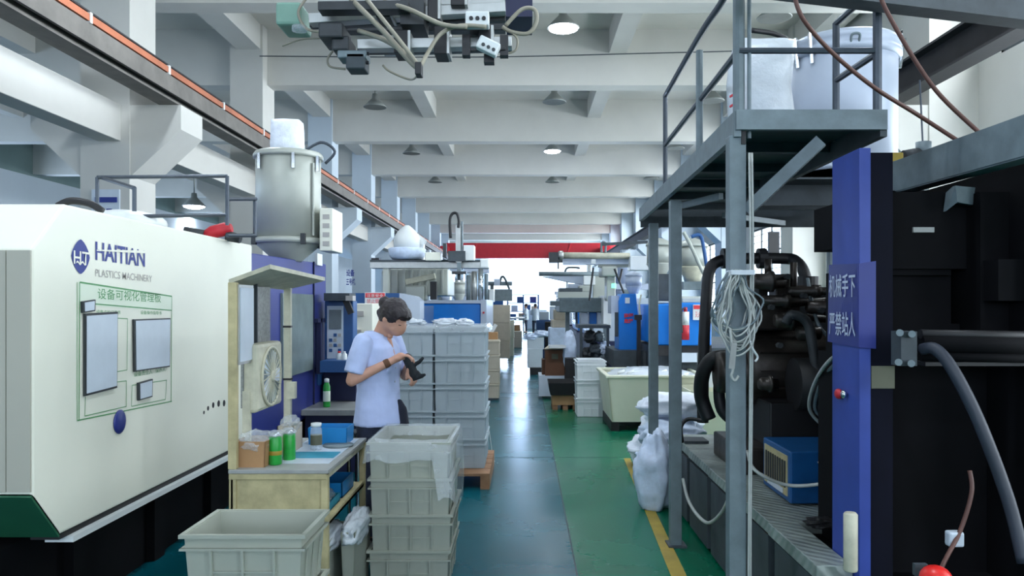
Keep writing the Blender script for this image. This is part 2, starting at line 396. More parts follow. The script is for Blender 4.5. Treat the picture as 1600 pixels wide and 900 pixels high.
# crane runway girders
def runway(x, face, label, con):
    r = thing('crane_runway', label, 'girder', (x, 30, 4.44)); r['kind'] = 'structure'
    g = MB(); g.box(x-.14, x+.14, -4, 66, 4.44, 4.47); g.box(x-.012, x+.012, -4, 66, 4.47, 4.84)
    g.box(x-.14, x+.14, -4, 66, 4.84, 4.87); g.build('i_beam', 'girderdark' if not con else 'girder', r)
    g = MB(); g.box(x-.045, x+.045, -4, 66, 4.87, 4.93); g.build('crane_rail', 'girderdark', r)
    if con:
        xf = x+face*.16
        MB().box(xf-.02, xf+.02, -4, 66, 4.78, 4.86).build('conductor_bar', 'orange', r)
        MB().box(xf-.025, xf+.015, -4, 66, 4.53, 4.76).build('side_channel', 'girder', r); MB().box(xf-.02, xf+.01, -4, 66, 4.88, 4.90).build('cover_strip', 'girderdark', r)
        b = MB()
        for i in range(30): b.box(xf-.01*1, xf+.03, 3+i*2, 3.05+i*2, 4.76, 4.88)
        b.build('clamp', 'white', r, kind='stuff')
runway(-5.05, 1, 'brown crane runway with orange conductor strip on the left columns', True)
runway(-6.85, -1, 'dark crane runway of the neighbouring bay behind left columns', False)
runway(5.2, -1, 'grey crane runway girder along the right columns', False)
# walls
k = MB(); k.box(XL-.3, XR, YB-.3, YB, 0, 2.0); k.box(XL-.3, XR, YB-.3, YB, 5.3, 7.8); k.box(XL-.3, -9.6, YB-.3, YB, 2, 5.3); k.box(5.2, XR, YB-.3, YB, 2, 5.3)
struct(k, 'wall_back', 'dimwall', 'rear wall behind the camera, with an added row of windows for fill light')
k = MB()
for i in range(9): k.box(-9.6+i*1.85-.04, -9.6+i*1.85+.04, YB-.2, YB-.1, 2, 5.3)
k.box(-9.6, 5.2, YB-.2, YB-.1, 3.6, 3.68); struct(k, 'window_40', 'steeldark', 'added row of window bars in the rear wall, for the fill light')  # unseen windows added so fill light can enter from the rear
def wall_with_bays(x0, x1, name, m, label, lo, hi, bays):
    k = MB(); z = 0; bands = sorted([lo, hi]) if hi else [lo]
    for b in bands: k.box(x0, x1, YB, YE, z, b[0]); z = b[1]
    k.box(x0, x1, YB, YE, z, 7.8)
    for b in bands:
        e = [YB]
        for (a_, c_) in bays: k.box(x0, x1, e[-1], a_, b[0], b[1]); e.append(c_)
        k.box(x0, x1, e[-1], YE, b[0], b[1])
    struct(k, name, m, label)
bays = [(-5.5, -1.5), (.6, 4.6), (6.7, 10.9), (12.6, 16.8)]+[(18.9+6*i if i else 18.4, 22.9+6*i) for i in range(8)]
wall_with_bays(6.45, 6.9, 'wall_right', 'plaster', 'white right hand wall with tall windows', (1.0, 3.7), (5.0, 6.3), bays)
wall_with_bays(XL, XL+.35, 'wall_left', 'dimwall', 'far wall of the left bay', (3.4, 5.4), None, bays)
nw = 0
for (y0, y1) in bays:
    for (z0, z1, nz) in ((1.0, 3.7, 4), (5.0, 6.3, 2)):
        nw += 1
        wdo = thing('window_%d' % nw, 'barred daylight window in the right wall', 'window', (6.5, (y0+y1)/2, z0)); wdo['kind'] = 'structure'
        f = MB(); f.box(6.48, 6.54, y0, y1, z0, z0+.05); f.box(6.48, 6.54, y0, y1, z1-.05, z1); f.box(6.48, 6.54, y0, y0+.05, z0, z1); f.box(6.48, 6.54, y1-.05, y1, z0, z1)
        f.build('window_frame', 'steeldark', wdo)
        g = MB(); n = 5
        for i in range(1, n): yy = y0+(y1-y0)*i/n; g.box(6.49, 6.53, yy-.02, yy+.02, z0, z1)
        for i in range(1, nz): zz = z0+(z1-z0)*i/nz; g.box(6.49, 6.53, y0, y1, zz-.02, zz+.02)
        if nz == 4:
            for i in range(1, 14): zz = z0+(z1-z0)*i/14; g.cyl((6.46, y0, zz), (6.46, y1, zz), .008, n=6)
        g.build('muntin', 'steeldark', wdo)
# far end: wide opening with a lintel, posts, transom
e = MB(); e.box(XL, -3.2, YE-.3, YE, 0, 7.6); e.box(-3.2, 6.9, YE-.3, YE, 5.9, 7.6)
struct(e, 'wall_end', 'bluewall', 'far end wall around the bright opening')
e = MB()
for x in (-3.2, 6.7): e.box(x-.06, x+.06, YE-.2, YE-.1, 0, 5.9)
e.box(-3.2, 6.9, YE-.2, YE-.1, 5.8, 5.9)
struct(e, 'door_1', 'bluewall', 'tall bright doorway framing at the far end of the hall')
# partition panels in the left bay
e = MB(); e.box(-9.4, -9.2, 13, 46, 0, 4.0); struct(e, 'wall_partition', 'bluewall', 'pale partition wall of the left bay')

# ---------------------------------------------------------------- red bridge crane
cr = thing('bridge_crane', 'red overhead bridge crane spanning the far end of the hall', 'crane', (0, 52, 4.44))
MB().box(-5.05, 6.2, 52, 52.5, 4.6, 5.6).build('bridge_girder', 'red', cr, bevel=.03)
MB().box(-5.3, -4.8, 50.6, 53.9, 4.93, 5.3).build('end_carriage', 'red', cr)
MB().box(4.95, 5.45, 50.6, 53.9, 4.93, 5.3).build('end_carriage', 'red', cr)
MB().box(1.8, 2.7, 51.6, 52, 4.3, 4.95).build('hoist', 'darkgrey', cr)
k = MB(); k.cyl((2.2, 51.8, 3.9), (2.2, 51.8, 4.3), .05); k.build('hoist_hook', 'darkgrey', cr)
for x in (-3.2, 2.9): MB().obox((x, 51.98, 5.15), (.08, .05, .9), (0, .3, 0)).build('stripe', 'redtext', cr)

# ---------------------------------------------------------------- pendant lamps
def make_lamp(label, lit):
    t = thing('pendant_lamp', label, 'lamp')
    k = MB(); k.cyl((0,0,.34), (0,0,.75), .02, n=8); k.build('stem', 'shade', t)
    k = MB(); k.lathe((0,0,0), [(.30,0),(.31,.01),(.2,.12),(.085,.24),(.07,.36),(.0,.37),(.0,.35),(.06,.34),(.075,.235),(.19,.11),(.29,.0)], 24); k.build('lamp_shade', 'shade', t, True)
    k = MB(); k.lathe((0,0,-.02 if lit else .02), [(.01,-.05),(.16,-.04),(.27,.0),(.27,.03),(.05,.2)] if lit else [(.01,0),(.12,.02),(.1,.07),(.05,.2)], 20); k.build('bulb', 'lampglow' if lit else 'white', t, True)
    if lit:
        l = bpy.data.lights.new('lamp_light', 'SPOT'); l.energy = 220; l.color = (.8, .9, 1); l.shadow_soft_size = .25; l.spot_size = 2.6; l.spot_blend = .6
        o = bpy.data.objects.new('lamp_light', l); COL.objects.link(o); o.parent = t; o.location = (0, 0, -.12)
    return t
lamp_off = make_lamp('x', False); lamp_lit = make_lamp('x', True)
first = {False: True, True: True}
for (px, py, x, lit, lb) in [
    (880, 40, .74, True, 'lit pendant lamp nearest the camera, above the aisle at the top of the picture'),
    (866, 157, .78, False, 'unlit grey pendant lamp between the two lit ones over the aisle'),
    (863, 234, .96, True, 'lit pendant lamp over the aisle, second and smaller of the lit ones'),
    (863, 283, 1.2, False, 'small unlit pendant lamp over the aisle beyond the second lit lamp'),
    (586, 165, -3.95, False, 'unlit pendant lamp with pointed stem, left of centre below the robot gripper'),
    (643, 238, -3.9, False, 'unlit pendant lamp in the left row, second below the robot gripper'),
    (680, 283, -3.8, False, 'small unlit pendant lamp, furthest of the left row'),
    (1210, 24, 4.5, False, 'grey pendant lamp above the white sack on the platform'),
    (1113, 155, 4.83, False, 'grey pendant lamp seen through the platform railing, near the sloping rails'),
    (1055, 230, 5.0, False, 'small pendant lamp beside the furthest railing post'),
    (1017, 278, 5.2, False, 'small pendant lamp above the far left end of the platform')]:
    d = x*F/(px-VX) if abs(px-VX) > 70 else 5.25*F/(VY-py)
    src = lamp_lit if lit else lamp_off
    loc = ((px-VX)/F*d, d, EYE+(VY-py)/F*d-.05)
    if first[lit]: o = src; o.location = loc; o['label'] = lb; first[lit] = False
    else: o = dup(src, loc, 0, lb)
    o['group'] = 'pendant lamps under the ceiling'
    top = 7.6-loc[2]
    st = [c for c in children(o) if c.name.startswith('stem')][0]
    k = MB(); k.cyl((0,0,.34), (0,0,top), .022, n=8); me = k.build('stem', 'shade', None).data
    tmp = [q for q in bpy.data.objects if q.data == me][0]; st.data = me; bpy.data.objects.remove(tmp)
o = dup(lamp_lit, (-9, 21.9, 4.28), 0, 'bright lit pendant lamp in the left bay above the cream machine', 'pendant lamps under the ceiling')
st = [c for c in children(o) if c.name.startswith('stem')][0]
k = MB(); k.cyl((0,0,.34), (0,0,7.6-4.28), .022, n=8); q = k.build('stem_rod', 'shade', None); st.data = q.data; bpy.data.objects.remove(q)
for (x, y, lb) in [(.74, 9.0, 'added fill pendant lamp over the aisle, unseen just above the frame'), (4.4, 9.0, 'added fill pendant lamp above the right machines, unseen above the frame'), (-3.95, 9.0, 'added fill pendant lamp above the left machines, unseen above the frame'), (.74, 2.9, 'added fill pendant lamp, unseen right above the camera'), (-3.95, 2.9, 'added fill pendant lamp, unseen above the left foreground machine'), (.74, -3.2, 'added fill pendant lamp, unseen behind the camera')]:
    dup(lamp_lit, (x, y, 6.83), 0, lb, 'pendant lamps under the ceiling')  # unseen lamps added to brighten the foreground
# wire strung across the hall
k = MB(); k.tube([(-5.6, 17.0, 6.86), (-1, 17.0, 6.84), (3, 17.0, 6.93), (5.8, 17, 7.0)], .012, 6)
single(k, 'ceiling_wire', 'steeldark', 'thin wire strung across the hall under the near beam', 'wire')

# ================================================================ LEFT: cream moulding machine in the foreground
XF = -2.1                                # its aisle side face
def LP(px, py, dx=0):                    # a measured point on that face
    y = -XF*F/(VX-px); return Vector((XF+dx, y, EYE-(py-VY)*y/F))
mm = thing('moulding_machine', 'large cream and navy moulding machine with printed logo in the left foreground', 'machine', (-3.0, 6.5, 0))
ZT, ZB = 2.06, .545
XB = -4.3
k = MB()    # cream cover, chamfered towards the camera
prof = [(3.43, 1.84), (3.43, .79), (3.64, .56), (6.2, .56), (6.2, ZT), (3.67, ZT)]
k.add([(XF, y, z) for y, z in prof]+[(XB, y, z) for y, z in prof], [(0,1,2,3,4,5), (11,10,9,8,7,6), (0,6,7,1), (2,8,9,3), (3,9,10,4), (4,10,11,5), (5,11,6,0)])
k.build('sliding_cover', 'cream', mm, bevel=.012)
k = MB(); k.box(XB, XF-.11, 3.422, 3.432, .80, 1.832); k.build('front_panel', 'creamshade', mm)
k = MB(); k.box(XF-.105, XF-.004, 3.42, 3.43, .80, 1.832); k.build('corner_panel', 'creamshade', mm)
k = MB(); k.slab([(XF-.002, 3.427, .785), (XB, 3.427, .785), (XB, 3.637, .555), (XF-.002, 3.637, .555)], (0, -.008, -.006)); k.build('green_skirt', 'green', mm, label='green painted skirt panel')
MB().box(XF-.12, XF+.012, 3.72, 6.1, .50, .528).build('guide_rail', 'white', mm, label='pale guide rail under the cover')
MB().box(XF-.15, XF-.02, 3.66, 6.3, .528, .552).build('rail_slot', 'black', mm)
k = MB(); k.box(XB, -2.35, 3.5, 9.6, 0, .5); k.build('machine_bed', 'void', mm)
for y in (4.1, 5.0, 5.9, 7.2, 8.4): MB().box(-2.36, -2.30, y, y+.14, 0, .5).build('bed_rib', 'void', mm)
# navy section behind with the window door
k = MB(); k.prism([(6.22, .5), (8.55, .5), (8.55, 2.03), (6.22, 2.0)], 'x', XB, XF-.01); k.build('navy_cover', 'navy', mm, bevel=.01)
MB().box(XF-.01, XF+.005, 8.02, 8.04, .55, 2.03).build('door_gap', 'navydark', mm)
MB().box(XF-.012, XF+.012, 6.95, 7.95, .96, 1.70).build('window_pane', 'glassgrey', mm, label='grey see-through safety window')
k = MB(); k.box(XF, XF+.05, 8.0, 8.5, 1.42, 1.46); k.box(XF, XF+.05, 8.1, 8.16, .9, 1.46); k.build('door_handle', 'navydark', mm)
MB().box(XF-.012, XF+.008, 8.16, 8.36, .78, .98).build('data_plate', 'midblue', mm)
MB().box(XF-.012, XF+.01, 8.12, 8.32, 2.0, 2.12).build('warning_plate', 'white', mm)
# holes at the lower far corner
for i, (px, py) in enumerate([(318.5, 644.5), (325, 638), (333, 633), (341.5, 630.5), (350, 630), (358, 632)]):
    p = LP(px, py); r = .012+.0035*min(i, 3); MB().lathe((XF-.004, p.y, p.z), [(r, 0), (r, .0055)], 16, 'x').build('vent_hole', 'black', mm)
# printed logo and lettering
def strip(mb, a_, b_, wd=.006, dx=.002):
    p = LP(*a_, dx); q = LP(*b_, dx); n = Vector((0, -(q-p).z, (q-p).y)).normalized()*wd/2
    mb.add([p-n, q-n, q+n, p+n], [(0,1,2,3)]); return mb
lg = MB(); c0 = LP(125.5, 401, .002)
dm = []
for i in range(24):                      # lozenge with softly rounded sides
    t = 2*PI*i/24; q = (abs(math.cos(t))**1.35, abs(math.sin(t))**1.35)
    dm.append(c0+Vector((0, math.copysign(q[0], math.cos(t))*.079, math.copysign(q[1], math.sin(t))*.082)))
lg.add(dm, [tuple(range(24))]); em = lg.build('logo_emblem', 'bluetext', mm, label='dark blue lozenge emblem')
def on_face(px0, py0, px1, py1, px2, py2, dx=.002):    # bottom-left, bottom-right, top-left
    A, B, C_ = LP(px0, py0, dx), LP(px1, py1, dx), LP(px2, py2, dx)
    return lambda u, v: A+(B-A)*u+(C_-A)*v
text('HT', .1, on_face(114, 412, 138, 415, 114, 391, .004), 'emblem_letters', 'cream', em, bold=.008)
wv = MB(); pts = []
for i in range(17): t = i/16; pts.append(c0+Vector((.003, (t-.5)*.085, -.035+.006*math.sin(t*4*PI))))
for p, q in zip(pts, pts[1:]): wv.add([p, q, q+Vector((0,0,.009)), p+Vector((0,0,.009))], [(0,1,2,3)])
wv.build('emblem_wave', 'cream', em)
ht = text('HAITIAN', .1, on_face(148.5, 406, 226, 417, 148.5, 377), 'maker_name', 'bluetext', mm, bold=.022, label='dark blue slanted-cut lettering')
ct = MB()
A, B = LP(150, 392, .004), LP(228, 396, .004)
ct.add([A, B, B+Vector((0,0,.016)), A+Vector((0,0,.006))], [(0,1,2,3)]); ct.build('letter_cut', 'cream', mm)
text('PLASTICS MACHINERY', .1, on_face(148.5, 432, 237, 441, 148.5, 420), 'maker_line', 'greytext', mm, bold=.004)
# green printed board with document holders
gb = MB(); q = [LP(122, 440, .0012), LP(268, 463, .0012), LP(268, 485, .0012), LP(122, 477, .0012)]; gb.add(q, [(0,1,2,3)]); gb.build('board_heading', 'palegreen', mm)
gl = MB()
for a_, b_, wd in [((124,441),(268,463),.008), ((120.5,657),(268,627),.006), ((124,441),(123,657),.006), ((268,463),(267,627),.006), ((126,473),(268,485),.006), ((120,441),(120,657),.004),
        ((181,497),(199,498),.004), ((199,498),(198,578),.004), ((198,578),(181,581),.004), ((181,597),(197,595),.004), ((197,595),(197,635),.004), ((197,635),(132,650),.004), ((132,650),(133,620),.004),
        ((206,602),(260,594),.004), ((260,594),(258,624),.004), ((258,624),(205,635),.004), ((205,635),(206,602),.004)]: strip(gl, a_, b_, wd)
gl.build('board_lines', 'greentext', mm)
text('设备可视化管理板', .1, on_face(152, 467, 251, 473, 152, 450), 'board_title', 'greentext', mm, bold=.004)
text('设备点检记录表', .1, on_face(150, 490, 188, 491, 150, 484), 'board_caption', 'greentext', mm)
text('设备操作指导书', .1, on_face(219, 491, 252, 492, 219, 485), 'board_caption', 'greentext', mm)
text('设备责任人   保养人', .1, on_face(209, 589, 258, 580, 209, 581), 'board_caption', 'greentext', mm)
def holder(c4, label):
    h = thing('document_holder', label, 'document holder', LP(*c4[3])+Vector((.01,0,0)), 'document holders on the cream machine')
    q = [LP(px, py, .002) for px, py in c4]; cen = sum(q, Vector())/4
    k = MB(); k.slab(q, (.012, 0, 0)); k.build('holder_frame', 'darkgrey', h)
    k = MB(); iq = [p+(cen-p).normalized()*.014+Vector((.013,0,0)) for p in q]; k.slab(iq, (.002,0,0)); k.build('paper_sheet', 'paper', h)
holder([(129,490),(180,487),(179,606),(129,619)], 'tall dark-framed document holder on the left of the green printed board')
holder([(206,499),(263,497),(262,573),(207,581)], 'wide dark-framed document holder on the right of the green printed board')
holder([(125,471),(145,468),(144.5,486),(125.5,489)], 'tiny dark-framed card holder above the tall document holder')
holder([(213,598),(235,592),(234.5,620),(213.5,626)], 'small dark-framed card holder at the lower right of the printed board')
c1 = LP(186, 659, .002)
k = MB(); k.lathe(c1, [(.006, .012), (.05, .010), (.062, .004), (.062, 0)], 28, 'x'); m_ = k.build('magnet_disc', 'navy', None, True); recenter(m_); tag(m_, 'round dark blue magnet below the printed board', 'magnet')
# guard rail and red tool on top of the machine, pipes in the left bay
gr = thing('guard_rail', 'thin dark pipe railing standing on top of the cream machine', 'railing', (-3.1, 5.5, ZT))
def rail(par, a_, b_, name='rail', r=.013, m='railsteel'):
    MB().cyl(a_, b_, r, n=8).build(name, m, par)
T_ = lambda px, py, d: PX(px, py, d)
rail(gr, T_(152,277,5.4), T_(355,275,5.4)); rail(gr, T_(152,277,5.4), PX(152,330,5.4), 'post')
rail(gr, T_(355,275,5.4), PX(355,352,5.4), 'post'); rail(gr, T_(160,278,5.4), T_(210,294,4.7)); rail(gr, T_(210,294,4.7), PX(210,330,4.7), 'post')
rail(gr, T_(200,338,5.4), T_(355,336,5.4)); rail(gr, T_(355,311,5.4), T_(400,311,5.8)); rail(gr, T_(355,368,5.5), T_(400,368,5.8)); rail(gr, T_(398,311,5.8), T_(398,368,5.8), 'post')
rt = thing('red_grinder', 'red motor housing lying on top of the cream machine near the hopper', 'tool', (-2.3, 5.7, ZT))
k = MB(); a_ = PX(318, 366, 5.7); b_ = PX(362, 356, 5.7); k.sweep([a_, a_.lerp(b_, .3), a_.lerp(b_, .8), b_], [.02, .045, .05, .03], 12); k.build('housing', 'red', rt, True)
k = MB(); k.sweep([PX(288,358,5.7), PX(320,366,5.7)], [.02,.03], 10); k.build('drive_shaft', 'darkgrey', rt, True); k = MB(); k.sweep([PX(355,368,5.7), PX(376,374,5.7)], [.04,.03], 10); k.build('gearbox', 'darkgrey', rt, True)
k = MB(); k.ell((-2.75, 5.5, ZT+.09), (.3, .2, .10), n=28); single(k, 'white_duct', 'white', 'rounded white duct hood on top of the cream machine', 'duct', smooth=True)
k = MB(); k.tube([PX(90,322,4.4), PX(110,314,4.4), PX(140,318,4.4), PX(160,330,4.4)], .02); single(k, 'black_cable', 'rubber', 'black cable hump on the top edge of the cream machine', 'cable', smooth=True)
ns = thing('notice_board', 'small blue and white notice board on the wall column behind the railing', 'sign', PX(160, 340, 11.35))
MB().scr(143, 296, 186, 340, 11.36, 11.4).build('board', 'paper', ns); MB().scr(148, 308, 182, 316, 11.34, 11.36).build('blue_band', 'bluetext', ns); MB().scr(166, 326, 174, 334, 11.34, 11.36).build('blue_mark', 'bluetext', ns)

# hopper dryer with sack on the machine
hx, hy = -2.2, 7.5
hd = thing('hopper_dryer', 'grey cylindrical hopper dryer with conical foot on the navy machine', 'hopper', (hx, hy, 2.02))
Z = lambda py, d=7.2: EYE+(VY-py)/F*d
k = MB(); k.lathe((hx, hy, 0), [(.295, Z(374)), (.295, Z(238)), (.28, Z(236))], 40); k.build('drum', 'hopper', hd, True)
k = MB(); k.lathe((hx, hy, 0), [(.28, Z(240)), (.315, Z(240)), (.318, Z(235)), (.30, Z(230)), (.05, Z(228))], 40); k.build('lid', 'hopper', hd, True)
k = MB(); k.lathe((hx, hy, 0), [(.28, Z(378)), (.335, Z(378)), (.335, Z(370)), (.29, Z(368))], 40); k.build('flange', 'hopper', hd, True)
k = MB(); k.lathe((hx, hy, 0), [(.12, 2.0), (.13, Z(404)), (.30, Z(378)), (.29, Z(374))], 40); k.build('cone', 'hopper', hd, True)
for t in (-1.15, -.35, -2.2):
    k = MB(); cx, cy = hx+.32*math.cos(t), hy+.32*math.sin(t); k.box(cx-.012, cx+.012, cy-.02, cy+.02, Z(262), Z(238)); k.build('clamp', 'chrome', hd)
for t in (-.9, -2.4, -.1): k = MB(); cx, cy = hx+.335*math.cos(t), hy+.335*math.sin(t); k.box(cx-.02, cx+.02, cy-.02, cy+.02, Z(381), Z(364)); k.build('bolt_clamp', 'darkgrey', hd)
k = MB(); k.cyl((hx+.27, hy-.15, Z(366)), (hx+.27, hy-.15, Z(250)), .012, n=8); k.build('side_pipe', 'hopper', hd)
k = MB(); k.tube([(hx+.1, hy, Z(232)), (hx+.3, hy, Z(212)), (hx+.42, hy+.05, Z(225)), (hx+.33, hy+.05, Z(245))], .014); k.build('wire_handle', 'railsteel', hd, True)
cb = thing('dryer_control_box', 'pale control box on the right side of the grey hopper dryer', 'control box', (-1.78, 7.6, 2.1))
MB().box(-1.86, -1.74, 7.3, 7.7, Z(392, 7.3), Z(325, 7.3)).build('box_body', 'cream', cb, bevel=.008)
for py in (338, 352, 366, 380): MB().box(-1.83, -1.77, 7.292, 7.3, Z(py+4, 7.3), Z(py-3, 7.3)).build('button_label', 'greytext', cb)
MB().box(-1.95, -1.86, 7.5, 7.6, Z(385, 7.3), Z(370, 7.3)).build('bracket', 'darkgrey', cb)
k = MB(); c = (hx+.0, hy-.02); zz = Z(229)
k.rings([(c[0], c[1], zz, .155, .12), (c[0], c[1], zz+.08, .16, .125), (c[0]-.005, c[1], zz+.2, .155, .11), (c[0]-.01, c[1], zz+.27, .15, .06), (c[0]-.03, c[1], zz+.31, .135, .018)], 24)
for v in k.v: v += Vector((noise.noise(v*9), noise.noise(v*9+Vector((5,0,0))), .3*noise.noise(v*7)))*.012
sk = k.build('white_sack', 'sack', None, True); recenter(sk); tag(sk, 'white paper sack standing on top of the grey hopper dryer', 'sack')

# operator panel, pane, ledge behind the workbench
op = thing('operator_panel', 'grey blue operator control panel with screen and keypad beside the navy machine', 'control panel', (-1.95, 8.3, 0))
MB().scr(507, 470, 552, 570, 8.3, 8.5).build('panel_body', 'midblue', op, bevel=.01)
MB().scr(511, 478, 536, 560, 8.285, 8.3).build('face_plate', 'paper', op)
MB().scr(514, 484, 533, 514, 8.27, 8.286).build('screen', 'screen', op)
for i in range(4):
    for j in range(3):
        if (i+j*2) % 5: MB().scr(514+j*7, 521+i*8, 519+j*7, 526+i*8, 8.275, 8.286).build('key', 'midblue' if (i+j) % 2 else 'greytext', op)
MB().scr(506, 458, 546, 470, 8.1, 8.4).build('hood', 'steeldark', op)
k = MB(); k.bar(PX(540, 468, 8.2), PX(549, 490, 8.2), .05, .06); k.build('camera_arm', 'rubber', op)
MB().scr(540, 462, 551, 470, 8.05, 8.2).build('lamp_end', 'greytext', op)
lm = thing('machine_ledge', 'dark navy machine base and ledge under the operator panel', 'machine base', (-2.0, 8.5, 0))
MB().scr(506, 580, 556, 626, 8.3, 9.8).build('base_panel', 'navydark', lm)
MB().box(-2.3, -1.5, 7.6, 8.3, .55, .6).build('ledge', 'greymat', lm)
MB().box(-2.1, -1.5, 7.7, 9.8, 0, .55).build('base', 'navydark', lm)
MB().scr(500, 564, 556, 582, 7.9, 8.3).build('tray', 'midblue', lm)
def bottle(name, label, x, y, z, r, h, body, capm, neck=.45, cat='bottle', band=None):
    t = thing(name, label, cat, (x, y, z))
    MB().lathe((x, y, z), [(r*.9, 0), (r, .01), (r, h*.72), (r*neck, h*.85), (r*neck, h*.88)], 20).build('bottle_body', body, t, True)
    MB().lathe((x, y, z+h*.86), [(r*neck*1.15, 0), (r*neck*1.15, h*.12), (r*neck*.5, h*.14)], 16).build('cap', capm, t, True)
    if band: MB().lathe((x, y, z+h*.2), [(r*1.01, 0), (r*1.02, .002), (r*1.02, h*.35), (r*1.0, h*.36)], 20).build('label_band', band, t, True)
    return t
bottle('spray_can', 'green and white spray can on the ledge of the navy machine', -1.93, 7.85, .6, .035, .28, 'can', 'white', .6, 'spray can', 'palegreen')
for i, (px, cm, lb) in enumerate([(538, 'white', 'small white bottle on the tray beneath the operator panel'), (530, 'redbright', 'small red-capped bottle on the tray under the operator panel')]):
    p = PX(px, 566, 8.1); bottle('small_bottle', lb, p.x, 8.1, p.z, .028, .11, 'white', cm)

# ---------------------------------------------------------------- workbench
wb = thing('workbench', 'worn cream painted steel workbench with side panel and overhead roof board', 'workbench', (-1.22, 4.45, 0))
bx0, bx1, by0, by1 = -1.46, -.975, 3.97, 4.92
for (x, y) in ((bx0, by0), (bx1-.03, by0), (bx0, by1-.03), (bx1-.03, by1-.03)):
    MB().box(x, x+.035, y, y+.035, 0, .76).build('leg', 'oldcream', wb, bevel=.003)
MB().box(bx0+.01, bx1-.01, by0+.012, by0+.02, .53, .745).build('side_panel', 'oldcream', wb)
for z in (.52, .735): MB().box(bx0, bx1, by0-.004, by0+.02, z, z+.03).build('panel_trim', 'oldcream', wb, bevel=.003)
MB().box(bx0+.01, bx0+.02, by0, by1, .5, .76).build('back_panel', 'oldcream', wb)
MB().box(bx0, bx1, by0, by1, .50, .515).build('lower_shelf', 'oldcream', wb)
MB().box(bx1-.03, bx1, by0, by1, .735, .765).build('top_rail', 'oldwhite', wb); MB().box(bx1-.025, bx1, by0, by1, .50, .53).build('shelf_rail', 'oldcream', wb)
MB().box(bx0, bx1+.01, by0-.01, by1, .765, .785).build('tabletop', 'greymat', wb, bevel=.003)
for (x, y) in ((bx0-.005, by0), (bx0-.005, by1-.03)):
    MB().box(x, x+.042, y, y+.035, .785, 1.71).build('upright', 'oldcream' if y < 4.2 else 'oldwhite', wb, bevel=.003)
MB().box(bx0, bx0+.04, 4.16, 4.185, .785, 1.15).build('inner_post', 'oldwhite', wb)
MB().box(bx0, bx0+.02, 4.33, 4.345, 1.1, 1.72).build('inner_post', 'steeldark', wb)
k = MB(); k.slab([(-1.49, 4.05, 1.705), (-1.24, 3.92, 1.775), (-1.215, 4.9, 1.745), (-1.47, 4.95, 1.69)], (0, 0, .022)); k.build('roof_board', 'oldwhite', wb)
MB().box(-1.475, -1.46, 4.18, 4.62, 1.06, 1.70).build('perforated_panel', 'perf', wb)
for z in (1.14, 1.46): MB().box(bx0-.008, bx0+.04, by1-.034, by1+.008, z, z+.012).build('strap', 'black', wb)
lb_ = thing('light_box', 'narrow white document board hung on the upright of the workbench', 'board', (-1.42, 4.1, 1.3))
k = MB(); k.box(-1.435, -1.415, 3.99, 4.20, 1.30, 1.70); k.build('board_frame', 'alu', lb_)
MB().box(-1.416, -1.410, 4.0, 4.19, 1.315, 1.685).build('board_face', 'paper', lb_)
fn = thing('box_fan', 'square cream box fan hung on the left side of the workbench', 'fan', (-1.40, 4.38, 1.2))
MB().box(-1.46, -1.385, 4.165, 4.60, 1.035, 1.395).build('fan_housing', 'oldwhite', fn, bevel=.02)
k = MB(); k.lathe((-1.386, 4.39, 1.21), [(.165, 0), (.165, .012), (.15, .012), (.15, 0)], 40, 'x'); k.build('grille_rim', 'oldwhite', fn, True)
k = MB(); k.lathe((-1.3855, 4.39, 1.21), [(.15, 0), (.15, .003)], 40, 'x'); k.build('fan_opening', 'steel', fn)
k = MB()
for i in range(26):
    t = 2*PI*i/26; k.bar((-1.376, 4.39+.03*math.cos(t), 1.21+.03*math.sin(t)), (-1.376, 4.39+.155*math.cos(t+.35), 1.21+.155*math.sin(t+.35)), .004, .004)
k.build('grille_wires', 'oldwhite', fn, kind='stuff')
for i in range(5):
    t = 2*PI*i/5; c = Vector((-1.381, 4.39+.08*math.cos(t), 1.21+.08*math.sin(t))); k = MB(); k.obox(c, (.004, .12, .07), (t, 0, 0)); k.build('fan_blade', 'paper', fn)
k = MB(); k.lathe((-1.378, 4.39, 1.21), [(.03, 0), (.03, .008), (.02, .012)], 20, 'x'); k.build('hub', 'oldwhite', fn, True)
MB().box(-1.44, -1.39, 4.86, 4.91, 1.03, 1.13).build('switch_box', 'oldwhite', wb, label='small cream switch box on the far upright')
# things on the bench
ZT2 = .785
def openbox(mb, x0, x1, y0, y1, z0, z1, t=.006, flare=0):
    mb.box(x0, x1, y0, y1, z0, z0+t)
    fx = flare
    mb.slab([(x0, y0, z0), (x1, y0, z0), (x1+fx, y0-fx, z1), (x0-fx, y0-fx, z1)], (0, t, 0))
    mb.slab([(x0, y1, z0), (x1, y1, z0), (x1+fx, y1+fx, z1), (x0-fx, y1+fx, z1)], (0, -t, 0))
    mb.slab([(x0, y0, z0), (x0, y1, z0), (x0-fx, y1+fx, z1), (x0-fx, y0-fx, z1)], (t, 0, 0))
    mb.slab([(x1, y0, z0), (x1, y1, z0), (x1+fx, y1+fx, z1), (x1+fx, y0-fx, z1)], (-t, 0, 0))
    return mb
cz = openbox(MB(), -1.445, -1.30, 4.02, 4.20, ZT2, .915, .005, .008)
single(cz, 'cardboard_box', 'carton', 'small open brown cardboard box at the near left corner of the workbench', 'box')
single(MB().bag((-1.37, 4.1, .85), (.075, .085, .055), 3, .25), 'plastic_bag', 'film', 'crumpled clear plastic bag in the small brown box', 'plastic bag', smooth=True)
cz = openbox(MB(), -1.36, -1.27, 4.42, 4.60, ZT2, .93, .005)
single(cz, 'cardboard_box', 'cartonpale', 'narrow brown box standing behind the green cans on the workbench', 'box')
single(MB().bag((-1.31, 4.5, .88), (.045, .085, .05), 8, .25), 'plastic_bag', 'film', 'clear plastic bag spilling out of the narrow box', 'plastic bag', smooth=True)
